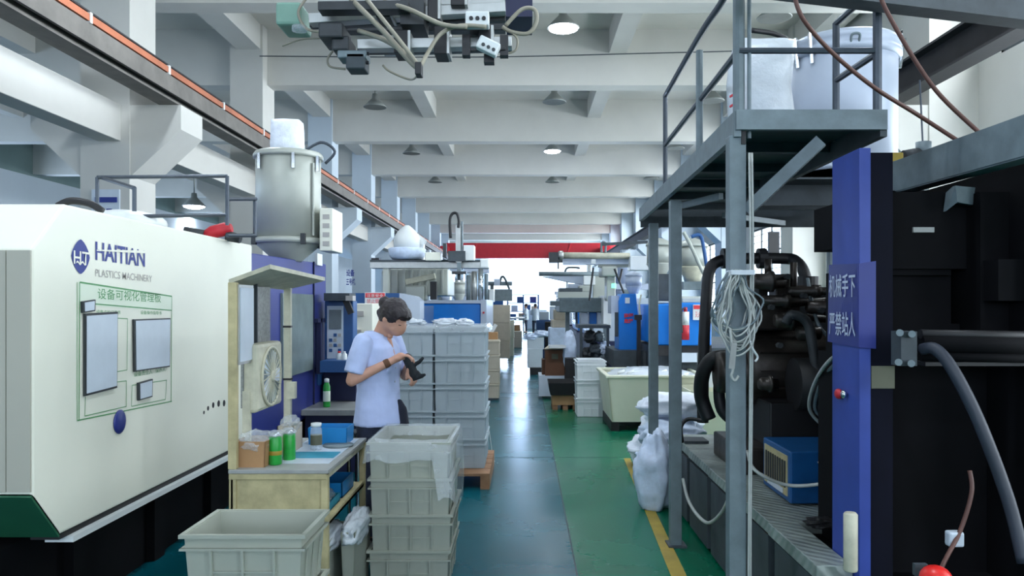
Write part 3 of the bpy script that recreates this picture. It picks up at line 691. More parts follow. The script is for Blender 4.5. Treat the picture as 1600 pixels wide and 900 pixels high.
for i, (x, y, h) in enumerate([(-1.27, 4.10, .165), (-1.235, 4.22, .16)]):
    t = thing('green_can', ['green can with silver top beside the small brown box', 'second green can, just behind and right of the other'][i], 'can', (x, y, ZT2), 'green cans on the workbench')
    MB().lathe((x, y, ZT2), [(.03, 0), (.033, .005), (.033, h-.03), (.028, h-.02)], 24).build('can_body', 'can', t, True)
    MB().lathe((x, y, ZT2+h-.02), [(.028, 0), (.03, .004), (.012, .02)], 20).build('can_top', 'chrome', t, True)
    MB().bag((x, y, ZT2+h-.03), (.034, .034, .02), i, .3).build('film_wrap', 'film', t, True)
    if i == 0: text('ok', .1, lambda u, v, x=x, y=y: Vector((x+.0335*math.sin((u-.5)*1.0), y-.0345*math.cos((u-.5)*1.0), ZT2+.05+v*.03+u*.012)), 'can_print', 'yellow', t) if False else MB().lathe((x, y, ZT2+.05), [(.0332, 0), (.0337, .001), (.0337, .02), (.0332, .021)], 24).build('yellow_band', 'yellow', t, True)
bb = openbox(MB(), -1.25, -1.03, 4.66, 4.84, ZT2, .885, .005, .004)
single(bb, 'blue_bin', 'binblue', 'bright blue plastic bin at the far end of the workbench', 'bin')
bottle('clear_bottle', 'clear bottle with white cap standing in front of the blue bin', -1.165, 4.5, ZT2, .032, .155, 'film', 'white', .8, 'bottle', 'tan')
single(MB().box(-1.30, -1.0, 4.12, 4.86, ZT2, ZT2+.003), 'work_mat', 'paper', 'pale paper sheet covering the workbench top', 'mat')
single(MB().box(-1.29, -1.01, 4.25, 4.42, ZT2+.0032, ZT2+.006), 'cyan_mat', 'cyan', 'cyan blue strip mat across the middle of the workbench', 'mat')
single(MB().lathe((-1.07, 4.62, ZT2+.0032), [(.085, 0), (.088, .004), (.085, .010), (.01, .012)], 32), 'grey_disc', 'steel', 'flat grey disc lying on the workbench near the blue bin', 'disc', smooth=True)
tr = openbox(MB(), -1.35, -1.02, 4.1, 4.45, .516, .56, .005); single(tr, 'blue_tray', 'cyan', 'cyan tray on the lower shelf, nearer the camera', 'tray')
tr = openbox(MB(), -1.35, -1.02, 4.5, 4.8, .516, .60, .005); single(tr, 'blue_tray', 'binblue', 'bright blue tray on the lower shelf, further back', 'tray')
single(MB().bag((-1.15, 4.3, .53), (.12, .15, .045), 5, .2), 'plastic_bag', 'film', 'clear bag lying in the cyan tray on the lower shelf', 'plastic bag', smooth=True)
# lined bins under / beside the bench
for i, (x0, x1, y0, y1, z, lb) in enumerate([(-1.22, -.99, 4.05, 4.5, .45, 'pale bin with crumpled plastic liner directly under the workbench'), (-.955, -.87, 4.15, 4.6, .48, 'narrow plastic-lined bin between the workbench and the stacked crates')]):
    t = thing('lined_bin', lb, 'bin', ((x0+x1)/2, (y0+y1)/2, 0), 'plastic lined bins by the workbench')
    openbox(MB(), x0+.02, x1-.02, y0+.02, y1-.02, 0, z-.06, .006, .015).build('bin_body', 'crate', t)
    MB().bag(((x0+x1)/2, (y0+y1)/2, z-.16), ((x1-x0)/2+.01, (y1-y0)/2+.01, .08), 11+i, .22).build('liner', 'filmthick', t, True)
# stool behind the bench
st = thing('stool', 'dark stool with chrome back hoop behind the workbench', 'stool', (-1.2, 5.3, 0))
MB().box(-1.38, -1.1, 5.15, 5.45, .70, .76).build('seat', 'rubber', st, bevel=.02)
for (x, y) in ((-1.36, 5.18), (-1.13, 5.18), (-1.36, 5.42), (-1.13, 5.42)): MB().cyl((x, y, 0), (x, y, .7), .012, n=8).build('leg', 'chrome', st)
MB().tube([(-1.36, 5.2, .76), (-1.34, 5.2, .81), (-1.2, 5.2, .825), (-1.13, 5.2, .81), (-1.1, 5.2, .74)], .008).build('back_hoop', 'chrome', st, True)

# ---------------------------------------------------------------- crates
def make_crate(label, wx, wy, h, m='crate', group=None, cat='crate', tp=.022):
    t = thing('storage_crate', label, cat, (0,0,0), group)
    b = MB(); th = .006; x, y = wx/2, wy/2; zr = h-.05
    # tapered walls, hollow
    def loop(s, z): return [(-x+s, -y+s, z), (x-s, -y+s, z), (x-s, y-s, z), (-x+s, y-s, z)]
    vs = loop(tp, 0)+loop(.006, h-.005)+loop(.006+th, h-.005)+loop(tp+th, .012)
    b.add(vs, [(3,2,1,0)]+[(i, (i+1) % 4, 4+(i+1) % 4, 4+i) for i in range(4)]+[(4+i, 4+(i+1) % 4, 8+(i+1) % 4, 8+i) for i in range(4)]+[(8+i, 8+(i+1) % 4, 12+(i+1) % 4, 12+i) for i in range(4)]+[(12,13,14,15)])
    b.build('crate_body', m, t, local=True)
    r = MB()
    for z0, z1, o in ((h-.014, h, .010), (h-.06, h-.052, .008)):
        r.box(-x-o, x+o, -y-o, -y+.008, z0, z1); r.box(-x-o, x+o, y-.008, y+o, z0, z1); r.box(-x-o, -x+.008, -y, y, z0, z1); r.box(x-.008, x+o, -y, y, z0, z1)
    r.build('rim', m, t, local=True)
    r = MB(); n = 3
    for i in range(-1, 2):
        xx = i*wx*.26
        for s in (-1, 1): r.slab([(xx-.004, s*(y-tp), .01), (xx+.004, s*(y-tp), .01), (xx+.004, s*(y-.002), h-.055), (xx-.004, s*(y-.002), h-.055)], (0, s*.012, 0))
        yy = i*wy*.28
        for s in (-1, 1): r.slab([(s*(x-tp), yy-.004, .01), (s*(x-tp), yy+.004, .01), (s*(x-.004), yy+.004, h-.055), (s*(x-.004), yy-.004, h-.055)], (s*.006, 0, 0))
    for s in (-1, 1): r.box(-x*.55, x*.55, s*(y-.008)-.004, s*(y-.008)+.004, h*.42, h*.42+.006)
    r.build('ribs', m, t, local=True, kind='stuff')
    return t
ORD = ['topmost', 'second from the top', 'third from the top', 'fourth from the top', 'fifth from the top', 'sixth from the top']
c_a = make_crate('x', .45, .36, .25)
for i in range(3):
    o = c_a if i == 0 else dup(c_a, (0,0,0))
    o.location = (-1.045, 3.16, .497-.2485*i); o['label'] = 'milky white crate in the short stack in front of the workbench, '+ORD[i]; o['group'] = 'crates in front of the workbench'
c_b = make_crate('x', .45, .60, .235, tp=.014)
hts = []
for i in range(4):
    o = c_b if i == 0 else dup(c_b, (0,0,0))
    o.location = (-.635+.006*((i*7) % 3-1), 4.76, .60-.2*i if i else .60); o['label'] = 'milky crate in the stack beside the worker, '+ORD[i]; o['group'] = 'nested crates beside the worker'
# nested: each crate sits a little inside the one below
fl = MB(); n = 40
def film_sheet(cx, cy, wx, wy, ztop, drops, seed, inset=.0):
    """draped film: a wrinkled top surface plus hanging skirt around a rectangle"""
    mb = MB(); N_ = 64; per = []
    for i in range(N_):
        t = 4*i/N_; s = t % 1; k_ = int(t)
        p = [(-1+2*s, -1), (1, -1+2*s), (1-2*s, 1), (-1, 1-2*s)][k_]; per.append(Vector((cx+p[0]*wx/2, cy+p[1]*wy/2, 0)))
    rows = [(-.25, .0), (-.10, .012), (0, .012), (.25, .5), (.5, .75), (.75, .9), (1, 1)]
    b0 = len(mb.v)
    for r_, q in rows:
        for i, p in enumerate(per):
            dirv = Vector((p.x-cx, p.y-cy, 0)); dn = dirv.normalized()
            dz = drops(i/N_); nn = noise.noise(Vector((p.x*14+seed, p.y*14, r_*3)))
            if r_ <= 0: pos = Vector((cx, cy, 0))+dirv*(1+r_)+Vector((0,0,ztop+q+nn*.008-(.05 if r_ < -.2 else 0)))
            else: pos = p+dn*(.014+.02*abs(nn)+.02*r_)+Vector((0,0,ztop-dz*r_*(1+.25*nn)))
            mb.v.append(pos)
    for j in range(len(rows)-1):
        for i in range(N_):
            a_ = b0+j*N_+i; b_ = b0+j*N_+(i+1) % N_; mb.f.append((a_, b_, b_+N_, a_+N_))
    return mb
fs = film_sheet(-.635, 4.76, .46, .61, .838, lambda t: .10 if t < .2 else (.36 if t < .5 else .12), 3)
single(fs, 'plastic_film', 'film', 'crumpled clear plastic film draped over the crate stack beside the worker', 'plastic film', smooth=True)

# ---------------------------------------------------------------- palletised crates behind the worker
def make_pallet(label, x0, x1, y0, y1, h=.13, m='wood', n=5, z0=0):
    t = thing('wooden_pallet', label, 'pallet', ((x0+x1)/2, (y0+y1)/2, z0))
    for i in range(n):
        a_ = y0+(y1-y0)*i/n; MB().box(x0, x1, a_+.008, a_+(y1-y0)/n-.008, z0+h-.022, z0+h).build('deck_board', m, t)
    for i in range(3):
        xx = x0+(x1-x0-.08)*i/2; MB().box(xx, xx+.08, y0+.01, y1-.01, z0+.02, z0+h-.022).build('stringer', m, t)
        MB().box(xx-.0, xx+.08, y0, y1, z0, z0+.02).build('base_board', m, t)
    return t
make_pallet('reddish brown wooden pallet under the tall crate stacks behind the worker', -1.3, -.30, 6.95, 8.1, .135)
c_c = make_crate('x', .455, .36, .262, 'crateblue', tp=.010)
cols = [(-.575, 7.36, 'front right column'), (-1.038, 7.36, 'front left column'), (-.575, 7.76, 'rear right column')]
fz = True
for (x, y, nm) in cols:
    for i in range(5):
        o = c_c if fz else dup(c_c, (0,0,0)); fz = False
        o.location = (x+random.uniform(-.003, .003), y, .136+.251*(4-i)+.0); o['label'] = 'milky crate on the pallet behind the worker, %s, %s' % (nm, ORD[i]); o['group'] = 'tall crate stacks on the brown pallet'
single(film_sheet(-.81, 7.56, .94, .77, 1.405, lambda t: .05, 9), 'plastic_film', 'film', 'clear film lying over the tall crate stacks on the pallet', 'plastic film', smooth=True)
for i, (x, r) in enumerate([(-1.0, .09), (-.72, .12), (-.55, .08)]):
    single(MB().bag((x, 7.4, 1.40), (r, .12, .035), 20+i, .35), 'plastic_bag', 'filmthick', ['crumpled clear bag on the left of the tall crate stacks', 'wide crumpled bag on top of the tall crate stacks, in the middle', 'small crumpled bag at the right of the tall crate stacks'][i], 'plastic bag', smooth=True)
# ================================================================ RIGHT: steel platform with posts, railing and brace
pf = thing('steel_platform', 'grey steel access platform on tall posts with pipe railing, right of the aisle', 'platform', (1.2, 5.2, 0))
DZ = 2.42; DU = 2.27
def LX(y): return .915+.027*(y-3.43)                # left edge, slightly skewed
for i in range(4):
    y0 = 3.45+i*.86; y1 = y0+.845
    MB().slab([(LX(y0), y0, DZ-.012), (1.55 if y1 < 5.6 else 2.7, y0, DZ-.012), (1.55 if y1 < 5.6 else 2.7, y1, DZ-.012), (LX(y1), y1, DZ-.012)], (0, 0, .012)).build('deck_plate', 'steeldark', pf)
MB().bar((LX(3.43)-.01, 3.44, (DZ+DU)/2+.045), (1.55, 3.44, (DZ+DU)/2+.045), .03, .085).build('front_beam', 'steel', pf)
MB().bar((LX(3.43), 3.44, (DZ+DU)/2+.03), (LX(6.95), 6.95, (DZ+DU)/2+.03), .03, .11).build('side_beam', 'steel', pf)
MB().bar((1.54, 3.44, (DZ+DU)/2+.03), (1.54, 5.5, (DZ+DU)/2+.03), .03, .11).build('side_beam', 'steeldark', pf)
MB().bar((LX(6.9), 6.95, (DZ+DU)/2), (2.7, 6.95, (DZ+DU)/2), .04, .15).build('rear_beam', 'steeldark', pf)
MB().box(1.5, 2.7, 5.42, 5.46, DU, DZ-.012).build('middle_beam', 'steeldark', pf)
for y in (4.0, 4.6, 5.2, 5.8, 6.4): MB().box(LX(y)+.02, 1.52 if y < 5.5 else 2.68, y, y+.04, DZ-.06, DZ-.012).build('cross_bearer', 'steeldark', pf)
MB().bar((1.54, 6.2, DU+.02), (2.2, 6.8, DU+.02), .03, .04).build('diagonal_bearer', 'steel', pf)
MB().bar((1.1, 5.6, DU+.02), (1.25, 5.1, DU+.02), .03, .04).build('diagonal_bearer', 'steel', pf)
def post(x, y, w_, z1, nm='post'): MB().box(x-w_/2, x+w_/2, y, y+w_, 0, z1).build(nm, 'steel', pf, bevel=.004)
post(.921, 3.46, .072, DZ-.09); post(1.004, 5.30, .075, DU+.02); post(1.10, 6.8, .075, DU+.02); post(2.62, 6.8, .07, DU)
MB().box(.95, 1.07, 5.27, 5.42, 0, .012).build('foot_plate', 'steeldark', pf)
MB().box(.935, .953, 3.452, 3.462, DU+.02, DZ-.03).build('joint_gap', 'black', pf)
k = MB(); k.bar(PX(1283, 220, 3.5), PX(1166, 330, 3.62), .035, .055); k.build('diagonal_brace', 'steel', pf, label='pale diagonal brace under the platform corner')
# railing
RM, RT = 2.70, 3.04
yf = 5.53
MB().cyl((LX(yf), yf, DZ-.02), (LX(yf), yf, RT), .016, n=8).build('railing_post', 'railsteel', pf)
MB().cyl((LX(4.3), 4.3, DZ-.02), (LX(4.3), 4.3, 2.96), .019, n=8).build('railing_post', 'steel', pf)
MB().cyl((.935, 3.5, DZ-.02), (.935, 3.5, 3.1), .026, n=10).build('railing_post', 'steel', pf)
MB().cyl((.975, 3.48, DZ-.1), (.975, 3.48, 3.1), .009, n=8).build('conduit', 'steel', pf)
MB().cyl((1.53, 3.48, DZ-.02), (1.53, 3.48, 3.1), .02, n=8).build('railing_post', 'railsteel', pf)
MB().cyl((1.53, 3.94, DZ-.02), (1.53, 3.94, 2.98), .018, n=8).build('railing_post', 'railsteel', pf)
MB().tube([(LX(yf), yf, RT), (LX(4.3), 4.3, RT), (.94, 3.82, RT), (.93, 3.5, RT+.02)], .017).build('top_rail', 'railsteel', pf, True)
MB().cyl((LX(yf), yf, RM), (.93, 3.5, RM), .016, n=8).build('middle_rail', 'railsteel', pf)
MB().cyl((.93, 3.48, RM), (1.53, 3.48, RM), .014, n=8).build('middle_rail', 'railsteel', pf)
MB().cyl((1.53, 3.48, RM-.01), (1.53, 3.94, RM), .016, n=8).build('middle_rail', 'railsteel', pf)
MB().cyl((1.53, 3.48, 2.98), (1.53, 3.94, 2.98), .016, n=8).build('top_rail', 'railsteel', pf)
# white sack on the platform
k = MB(); cx, cy = 1.21, 4.1
rs = [(cx, cy, DZ, .15, .12), (cx+.005, cy, DZ+.12, .165, .13), (cx-.01, cy, DZ+.3, .16, .13), (cx+.01, cy, DZ+.44, .165, .12), (cx+.02, cy, DZ+.52, .15, .05), (cx+.03, cy, DZ+.535, .13, .02)]
k.rings(rs, 40)
for v in k.v: v += Vector((noise.noise(v*11), noise.noise(v*11+Vector((5,0,0))), .5*noise.noise(v*8)))*.02*(1 if v.z > DZ+.05 else .3)
sk = thing('white_sack', 'tall white plastic sack with red print standing on the steel platform', 'sack', (cx, cy, DZ))
k.build('sack_body', 'filmthick', sk, True)
rp = MB()
for i in range(3): z = DZ+.12+i*.05; rp.slab([(cx-.172, cy-.06, z), (cx-.13, cy-.118, z+.02), (cx-.13, cy-.118, z+.03), (cx-.172, cy-.06, z+.01)], (-.006, -.004, 0))
rp.build('red_print', 'redtext', sk, kind='stuff')

# large hopper drum behind the platform
dx, dy = 2.52, 6.35
dr = thing('hopper_drum', 'large pale drum hopper with clamped lid behind the platform', 'hopper', (dx, dy, 2.62))
Z6 = lambda py: EYE+(VY-py)/F*6.0
k = MB(); k.lathe((dx, dy, 0), [(.395, 2.62), (.40, Z6(60)), (.39, Z6(58))], 56); k.build('drum_body', 'hopperblue', dr, True)
k = MB(); k.lathe((dx, dy, 0), [(.40, Z6(78)), (.43, Z6(74)), (.43, Z6(66)), (.405, Z6(62)), (.425, Z6(57)), (.425, Z6(50)), (.39, Z6(44)), (.1, Z6(38))], 56); k.build('rim', 'hopperblue', dr, True)
k = MB(); k.lathe((dx, dy, 0), [(.40, 2.62), (.42, 2.62), (.42, 2.66), (.39, 2.67)], 48); k.build('base_ring', 'hopperblue', dr, True)
def onr(t, z, r=.41): return Vector((dx+r*math.cos(t), dy+r*math.sin(t), z))
for t in (-2.85, -2.5, -.3): k = MB(); k.sweep([onr(t, Z6(92)), onr(t, Z6(45), .44)], [.015, .02], 8); k.build('lid_clamp', 'chrome', dr)
k = MB(); t = -1.75; k.tube([onr(t-.06, Z6(73)), onr(t-.06, Z6(60), .45), onr(t+.06, Z6(60), .45), onr(t+.06, Z6(73))], .010); k.build('drum_handle', 'steel', dr, True)
k = MB(); k.sweep([onr(-3.0, Z6(70), .42), onr(-3.0, Z6(66), .5), onr(-3.05, Z6(40), .53)], [.03,.03,.02], 10); k.build('outlet_elbow', 'steel', dr, True)
k = MB(); k.tube([onr(-2.9, Z6(45), .5), onr(-2.9, Z6(38), .62), onr(-2.9, Z6(36), .8)], .02); k.build('valve_pipe', 'rubber', dr, True)
k = MB(); k.cyl((dx+.25, dy, .5), (dx+.25, dy, 2.62), .14, n=24); k.build('support_drum', 'steeldark', dr)
# motor block on the beam, hanging rod
mt = thing('small_motor', 'small brass and grey motor on the sloping grey beam by the drum', 'motor', PX(1425, 245, 4.3))
k = MB(); k.scr(1392, 238, 1412, 262, 4.3, 4.4); k.build('brass_block', 'yellow', mt, bevel=.005)
k = MB(); k.cyl(PX(1412, 245, 4.35), PX(1450, 238, 4.35), .035, n=16); k.build('motor_body', 'darkgrey', mt, True)
k = MB(); k.cyl(PX(1443, 222, 4.35), PX(1443, 245, 4.35), .04, n=16); k.build('motor_cap', 'steel', mt, True)
MB().scr(1385, 255, 1460, 268, 4.28, 4.45).build('mounting_plate', 'darkgrey', mt)
k = MB(); k.cyl(PX(1437, 125, 4.4), PX(1442, 225, 4.4), .005, n=6); single(k, 'steel_rod', 'railsteel', 'thin vertical rod between crane girder and the small motor', 'rod')

# ---------------------------------------------------------------- big dark machine on the right
bm = thing('large_machine', 'large dark hydraulic moulding machine in the right foreground', 'machine', (2.0, 4.6, 0))
k = MB(); k.box(1.22, 3.6, 3.15, 6.3, 0, .5); k.build('machine_bed', 'void', bm)
k = MB(); k.box(1.24, 3.6, 2.0, 3.15, 0, .3); k.build('machine_foot', 'void', bm)
for i, y in enumerate((3.2, 3.85, 4.5, 5.15, 5.8)):
    k = MB(); x0 = 1.165+.006*i; k.box(x0, 1.85 if i else 1.31, y, y+.64, .50, .56); k.build('tread_plate', 'plate', bm, bevel=.004)
    MB().box(1.185, 1.22, y+.05, y+.6, .02, .48).build('bed_panel', 'steeldark', bm)
MB().box(1.2, 1.38, 6.0, 6.2, .56, .58).build('deck_cover', 'steeldark', bm)
# blue upright with banner
ux, u0, u1 = 1.315, 3.15, 3.43
MB().box(ux, ux+.045, u0, u1, 0, EYE+.615).build('blue_upright', 'colblue', bm, bevel=.003)
MB().box(ux+.045, ux+.14, u0+.02, u1, 0, EYE+.60).build('upright_web', 'navyvoid', bm)
# platens, frames: dark oily castings, with deep shadow put into their black
def dk(x0, y0, x1, y1, d0, d1, nm='frame_plate', m='void'): return MB().scr(x0, y0, x1, y1, d0, d1).build(nm, m, bm)
dk(1385, 300, 1600, 420, 3.25, 3.7); dk(1362, 420, 1486, 560, 3.3, 3.8); dk(1532, 300, 1640, 560, 3.15, 3.9)
dk(1486, 506, 1532, 560, 3.3, 3.7); dk(1362, 560, 1700, 1000, 3.3, 3.9); dk(1395, 372, 1486, 430, 3.27, 3.35, 'frame_rib'); dk(1488, 424, 1512, 500, 4.0, 4.05, 'gap_backing', 'steeldark'); dk(1487, 424, 1500, 440, 3.9, 3.95, 'inner_label', 'paper')  # box added inside the gap to give a lighter tone behind it
MB().box(1.66, 2.6, 3.8, 4.6, 1.9, 2.14).build('frame_top', 'void', bm); dk(1560, 405, 1600, 470, 3.05, 3.15, 'cover_plate', 'void')
MB().box(1.9, 3.4, 3.0, 4.4, 0, 2.14).build('frame_block', 'void', bm)
MB().box(2.15, 3.7, 3.9, 7.6, .5, 1.68).build('injection_unit', 'void', bm)
MB().box(1.95, 3.5, 4.3, 4.7, 1.6, 2.1).build('head_plate', 'void', bm)
for i, (py, r) in enumerate([(522, .018), (537, .035), (556, .02)]):
    k = MB(); k.cyl(PX(1438, py, 3.0), PX(1660, py+4, 3.0), r, n=16); k.build('tie_bar', 'void' if i else 'black', bm, True)
dk(1446, 566, 1640, 572, 3.0, 3.1, 'guide_bar', 'black')
fl_ = dk(1408, 518, 1433, 572, 2.92, 3.0, 'flange', 'steeldark'); fl_['label'] = 'bolted steel flange'
for (px, py) in ((1406, 520), (1425, 522), (1404, 566), (1424, 568)):
    k = MB(); k.cyl(PX(px, py, 2.88), PX(px, py, 2.94), .013, n=10); k.build('bolt', 'steel', bm)
dk(1362, 572, 1398, 607, 2.95, 2.955, 'name_plate', 'tan'); dk(1427, 355, 1460, 363, 3.24, 3.25, 'paper_strip', 'greymat')
k = MB(); q = PX(1500, 315, 3.2); k.add([PX(1482,300,3.2), PX(1493,290,3.15), PX(1524,293,3.2), PX(1520,320,3.2), PX(1496,316,3.15), PX(1478,330,3.2)], [(0,1,2,3,4,5)]); 
for v in list(k.v): k.v.append(v+Vector((0,.02,0)))
k.f.append((11,10,9,8,7,6)); k.f += [(i, i+6, (i+1) % 6+6, (i+1) % 6) for i in range(6)]
single(k, 'rag', 'steel', 'grey rag hung on the dark machine under the sloping beam', 'rag')
k = MB(); k.tube([PX(1440,546,2.95), PX(1462,546,2.9), PX(1490,580,2.85), PX(1530,660,2.8), PX(1575,780,2.75), PX(1600,880,2.7)], .022, 10)
single(k, 'hydraulic_hose', 'bluehose', 'thick grey hose curving down from the bolted flange at the right edge', 'hose', smooth=True)
k = MB(); k.tube([PX(1515,735,2.9), PX(1518,770,2.88), PX(1500,830,2.85), PX(1470,890,2.8), PX(1450,960,2.8)], .008, 8)
single(k, 'thin_cable', 'hose', 'thin brown cable hanging above the red knob at the bottom right', 'cable', smooth=True)
single(MB().scr(1484, 832, 1508, 856, 2.84, 2.88), 'cable_clip', 'paper', 'small white cable clip beside the thin brown cable', 'clip', bevel=.008)
rk = thing('emergency_stop', 'bright red mushroom knob at the bottom edge right of the blue upright', 'knob', PX(1462, 905, 2.7))
c = PX(1462, 903, 2.7); k = MB(); k.ell(c, (.052, .05, .042)); k.build('knob_head', 'redbright', rk, True)
k = MB(); k.cyl(c, c+Vector((0, .08, -.4)), .03, n=12); k.build('knob_stem', 'black', rk)
dk(1430, 882, 1450, 900, 2.78, 2.8, 'small_plate', 'steeldark')
# banner wrapped on the upright
sg = thing('warning_banner', 'blue banner with white characters wrapped round the blue upright', 'sign', (ux, 3.29, 1.4))
zb0, zb1 = EYE-(540-VY)/F*3.3, EYE+(VY-413)/F*3.2
k = MB(); k.slab([(ux-.006, u1+.02, zb1+.01), (ux-.010, u0-.006, zb1), (ux-.006, u0-.006, zb0), (ux-.012, u1+.02, zb0+.01)], (.004, 0, 0))
k.slab([(ux-.006, u0-.006, zb1), (ux+.06, u0-.008, zb1+.01), (ux+.06, u0-.008, zb0-.004), (ux-.006, u0-.006, zb0)], (0, -.003, 0))
k.build('banner_cloth', 'navy', sg)
def ban(z0, z1): return lambda u, v: Vector((ux-.015, u1-.005-(u1-u0-.01)*u, z0+(z1-z0)*v))
text('机械手下', .1, ban(EYE+.030, EYE+.125), 'banner_text', 'whitetext', sg, bold=.01)
text('严禁站人', .1, ban(EYE-.128, EYE-.030), 'banner_text', 'whitetext', sg, bold=.01)
wr = thing('pilot_light', 'small red pilot light with chrome cap on the blue upright', 'lamp', PX(1320, 614, 3.2))
k = MB(); k.ell((ux-.012, 3.33, EYE-.37), (.014, .03, .022)); k.build('red_lens', 'red', wr, True)
k = MB(); k.ell((ux-.014, 3.27, EYE-.365), (.012, .016, .018)); k.build('chrome_cap', 'chrome', wr, True)
k = MB(); c = PX(1329, 800, 3.05); k.lathe((c.x, 3.05, PX(1329, 892, 3.05).z), [(.024, 0), (.026, .005), (.026, .215), (.02, .222), (.012, .222)], 20)
single(k, 'pale_tube', 'oldwhite', 'short pale tube fixed upright at the foot of the blue upright', 'tube', smooth=True)
# toolbox-like blue control box on the tread plate
tb = thing('blue_control_box', 'blue metal box with vented end lying on the chequer plate', 'box', (1.5, 4.35, .56))
MB().box(1.375, 1.84, 4.15, 4.62, .57, .84).build('box_body', 'box_blue', tb, bevel=.008)
MB().box(1.37, 1.376, 4.19, 4.58, .60, .81).build('vent_panel', 'oldcream', tb)
for i in range(9): MB().box(1.364, 1.371, 4.21+i*.04, 4.225+i*.04, .64, .78).build('vent_slat', 'darkgrey', tb)
MB().box(1.362, 1.37, 4.25, 4.5, .605, .63).build('label_strip', 'paper', tb)
k = MB(); k.tube([(1.52, 4.148, .79), (1.53, 4.125, .785), (1.68, 4.125, .785), (1.69, 4.148, .79)], .006); k.build('box_handle', 'chrome', tb, True)
# hydraulic power unit: motor, pump, manifold, valve blocks, pipes
hp = thing('hydraulic_unit', 'oily dark hydraulic pump unit with pipes and valves on the machine bed', 'pump', (1.65, 5.3, .56))
k = MB(); k.lathe((1.45, 5.35, 1.18), [(.05,-.02),(.24,0),(.255,.03),(.255,.5),(.23,.54),(.1,.56)], 32, 'x'); k.build('motor_body', 'oily', hp, True)
k = MB()
for i in range(14): t = 2*PI*i/14; k.obox((1.7, 5.35+.26*math.cos(t), 1.18+.26*math.sin(t)), (.4, .035, .008), (t, 0, 0))
k.build('motor_fins', 'oily', hp, kind='stuff')
k = MB(); k.lathe((1.28, 5.35, 1.15), [(.03,0),(.13,0),(.14,.03),(.14,.14),(.19,.14),(.19,.18),(.1,.19)], 28, 'x'); k.build('pump_body', 'oily', hp, True)
k = MB(); k.box(1.38, 1.72, 5.0, 5.3, 1.44, 1.6); k.build('manifold', 'oily', hp, bevel=.012)
for (x, y, z, a_, b_, c_) in [(1.42, 5.0, 1.6, .10, .16, .14), (1.56, 4.98, 1.6, .09, .15, .19), (1.68, 5.02, 1.6, .10, .12, .12), (1.34, 5.05, 1.62, .06, .1, .08)]:
    MB().box(x, x+a_, y, y+b_, z, z+c_).build('valve_block', 'oily', hp, bevel=.008)
for (px, py, r, L_) in [(1180, 440, .05, .18), (1195, 470, .035, .25), (1235, 455, .03, .3), (1265, 480, .04, .2), (1215, 500, .05, .15), (1275, 455, .025, .18), (1250, 520, .05, .12), (1190, 600, .04, .1)]:
    c = PX(px, py, 4.9); k = MB(); k.lathe(c, [(r*.7,-.02),(r,0),(r,L_*.45),(r*1.3,L_*.45),(r*1.3,L_*.6),(r*.8,L_*.6),(r*.8,L_)], 18, 'x'); k.build('valve_body', 'oily', hp, True)
for (px, py, px2, py2) in [(1172, 425, 1172, 520), (1290, 470, 1225, 476), (1300, 500, 1230, 492), (1200, 430, 1200, 405), (1240, 410, 1240, 460)]:
    k = MB(); k.cyl(PX(px, py, 5.0), PX(px2, py2, 5.0), .022, n=12); k.build('pipe', 'oily', hp, True)
k = MB(); k.box(1.32, 1.9, 4.9, 5.6, .56, .72); k.build('pump_base', 'oily', hp, bevel=.01)
k = MB(); k.box(1.5, 1.86, 4.9, 5.6, .72, 1.0); k.build('oil_tank', 'black', hp, bevel=.01)
k = MB(); k.cyl(PX(1240, 600, 4.9), PX(1300, 600, 4.9), .16, n=28); k.build('end_bell', 'black', hp, True)
c = PX(1228, 505, 4.85); k = MB(); k.tube([c, c+Vector((.03,-.02,.05)), c+Vector((.12,-.03,.0)), c+Vector((.16,-.04,-.22)), c+Vector((.2,-.05,-.5)), c+Vector((.3,-.05,-.6))], .03, 10); k.build('elbow_pipe', 'darkgrey', hp, True)
k = MB(); k.tube([PX(1262,435,5.0), PX(1268,470,4.95), PX(1280,510,4.9), PX(1300,530,4.9)], .012, 8); k.build('thin_pipe', 'steel', hp, True)
for (px, py) in ((1182, 455), (1207, 480), (1232, 432), (1258, 462), (1285, 485), (1220, 540)): 
    k = MB(); c = PX(px, py, 4.82); k.cyl(c, c+Vector((0,.05,0)), .018, n=6); k.build('hex_nut', 'darkgrey', hp)
# black pipe loop and hoses
k = MB(); pts = [PX(1098,660,5.9), PX(1099,560,5.9), PX(1104,460,5.9), PX(1109,422,5.9), PX(1124,408,5.9), PX(1160,404,5.9), PX(1225,404,5.9), PX(1243,408,5.85), PX(1256,425,5.8), PX(1262,455,5.8)]
k.tube(pts, .042, 12); pl = single(k, 'black_pipe_loop', 'rubber', 'thick black pipe arching over the pump unit behind the wire coil', 'pipe', smooth=True)
cl_ = thing('pipe_couplings', 'pair of dark coupling collars on the arching black pipe', 'coupling', PX(1190, 404, 5.9))
for px in (1134, 1190, 1262): k = MB(); y_ = 404 if px < 1262 else 440; dd = 5.9 if px < 1262 else 5.8; k.cyl(PX(px-6, y_, dd), PX(px+6, y_, dd), .075, n=16) if px < 1262 else k.cyl(PX(px, y_-8, dd), PX(px, y_+8, dd), .075, n=16); k.build('collar', 'rubber', cl_)
for i, (pts, lb, r) in enumerate([([PX(1108,655,5.6), PX(1096,620,5.6), PX(1098,585,5.5), PX(1112,562,5.45), PX(1135,558,5.4)], 'fat black hose looping beside the near post, outer one', .05),
        ([PX(1150,660,5.5), PX(1128,640,5.5), PX(1124,600,5.5), PX(1135,572,5.4), PX(1155,560,5.3)], 'fat black hose looping beside the near post, inner one', .04),
        ([PX(1066,690,5.9), PX(1064,668,5.8), PX(1075,655,5.8), PX(1100,658,5.7)], 'thin black hose at the far corner of the chequer plate', .014)]):
    k = MB(); k.tube(pts, r, 12); single(k, 'black_hose', 'rubber', lb, 'hose', smooth=True)
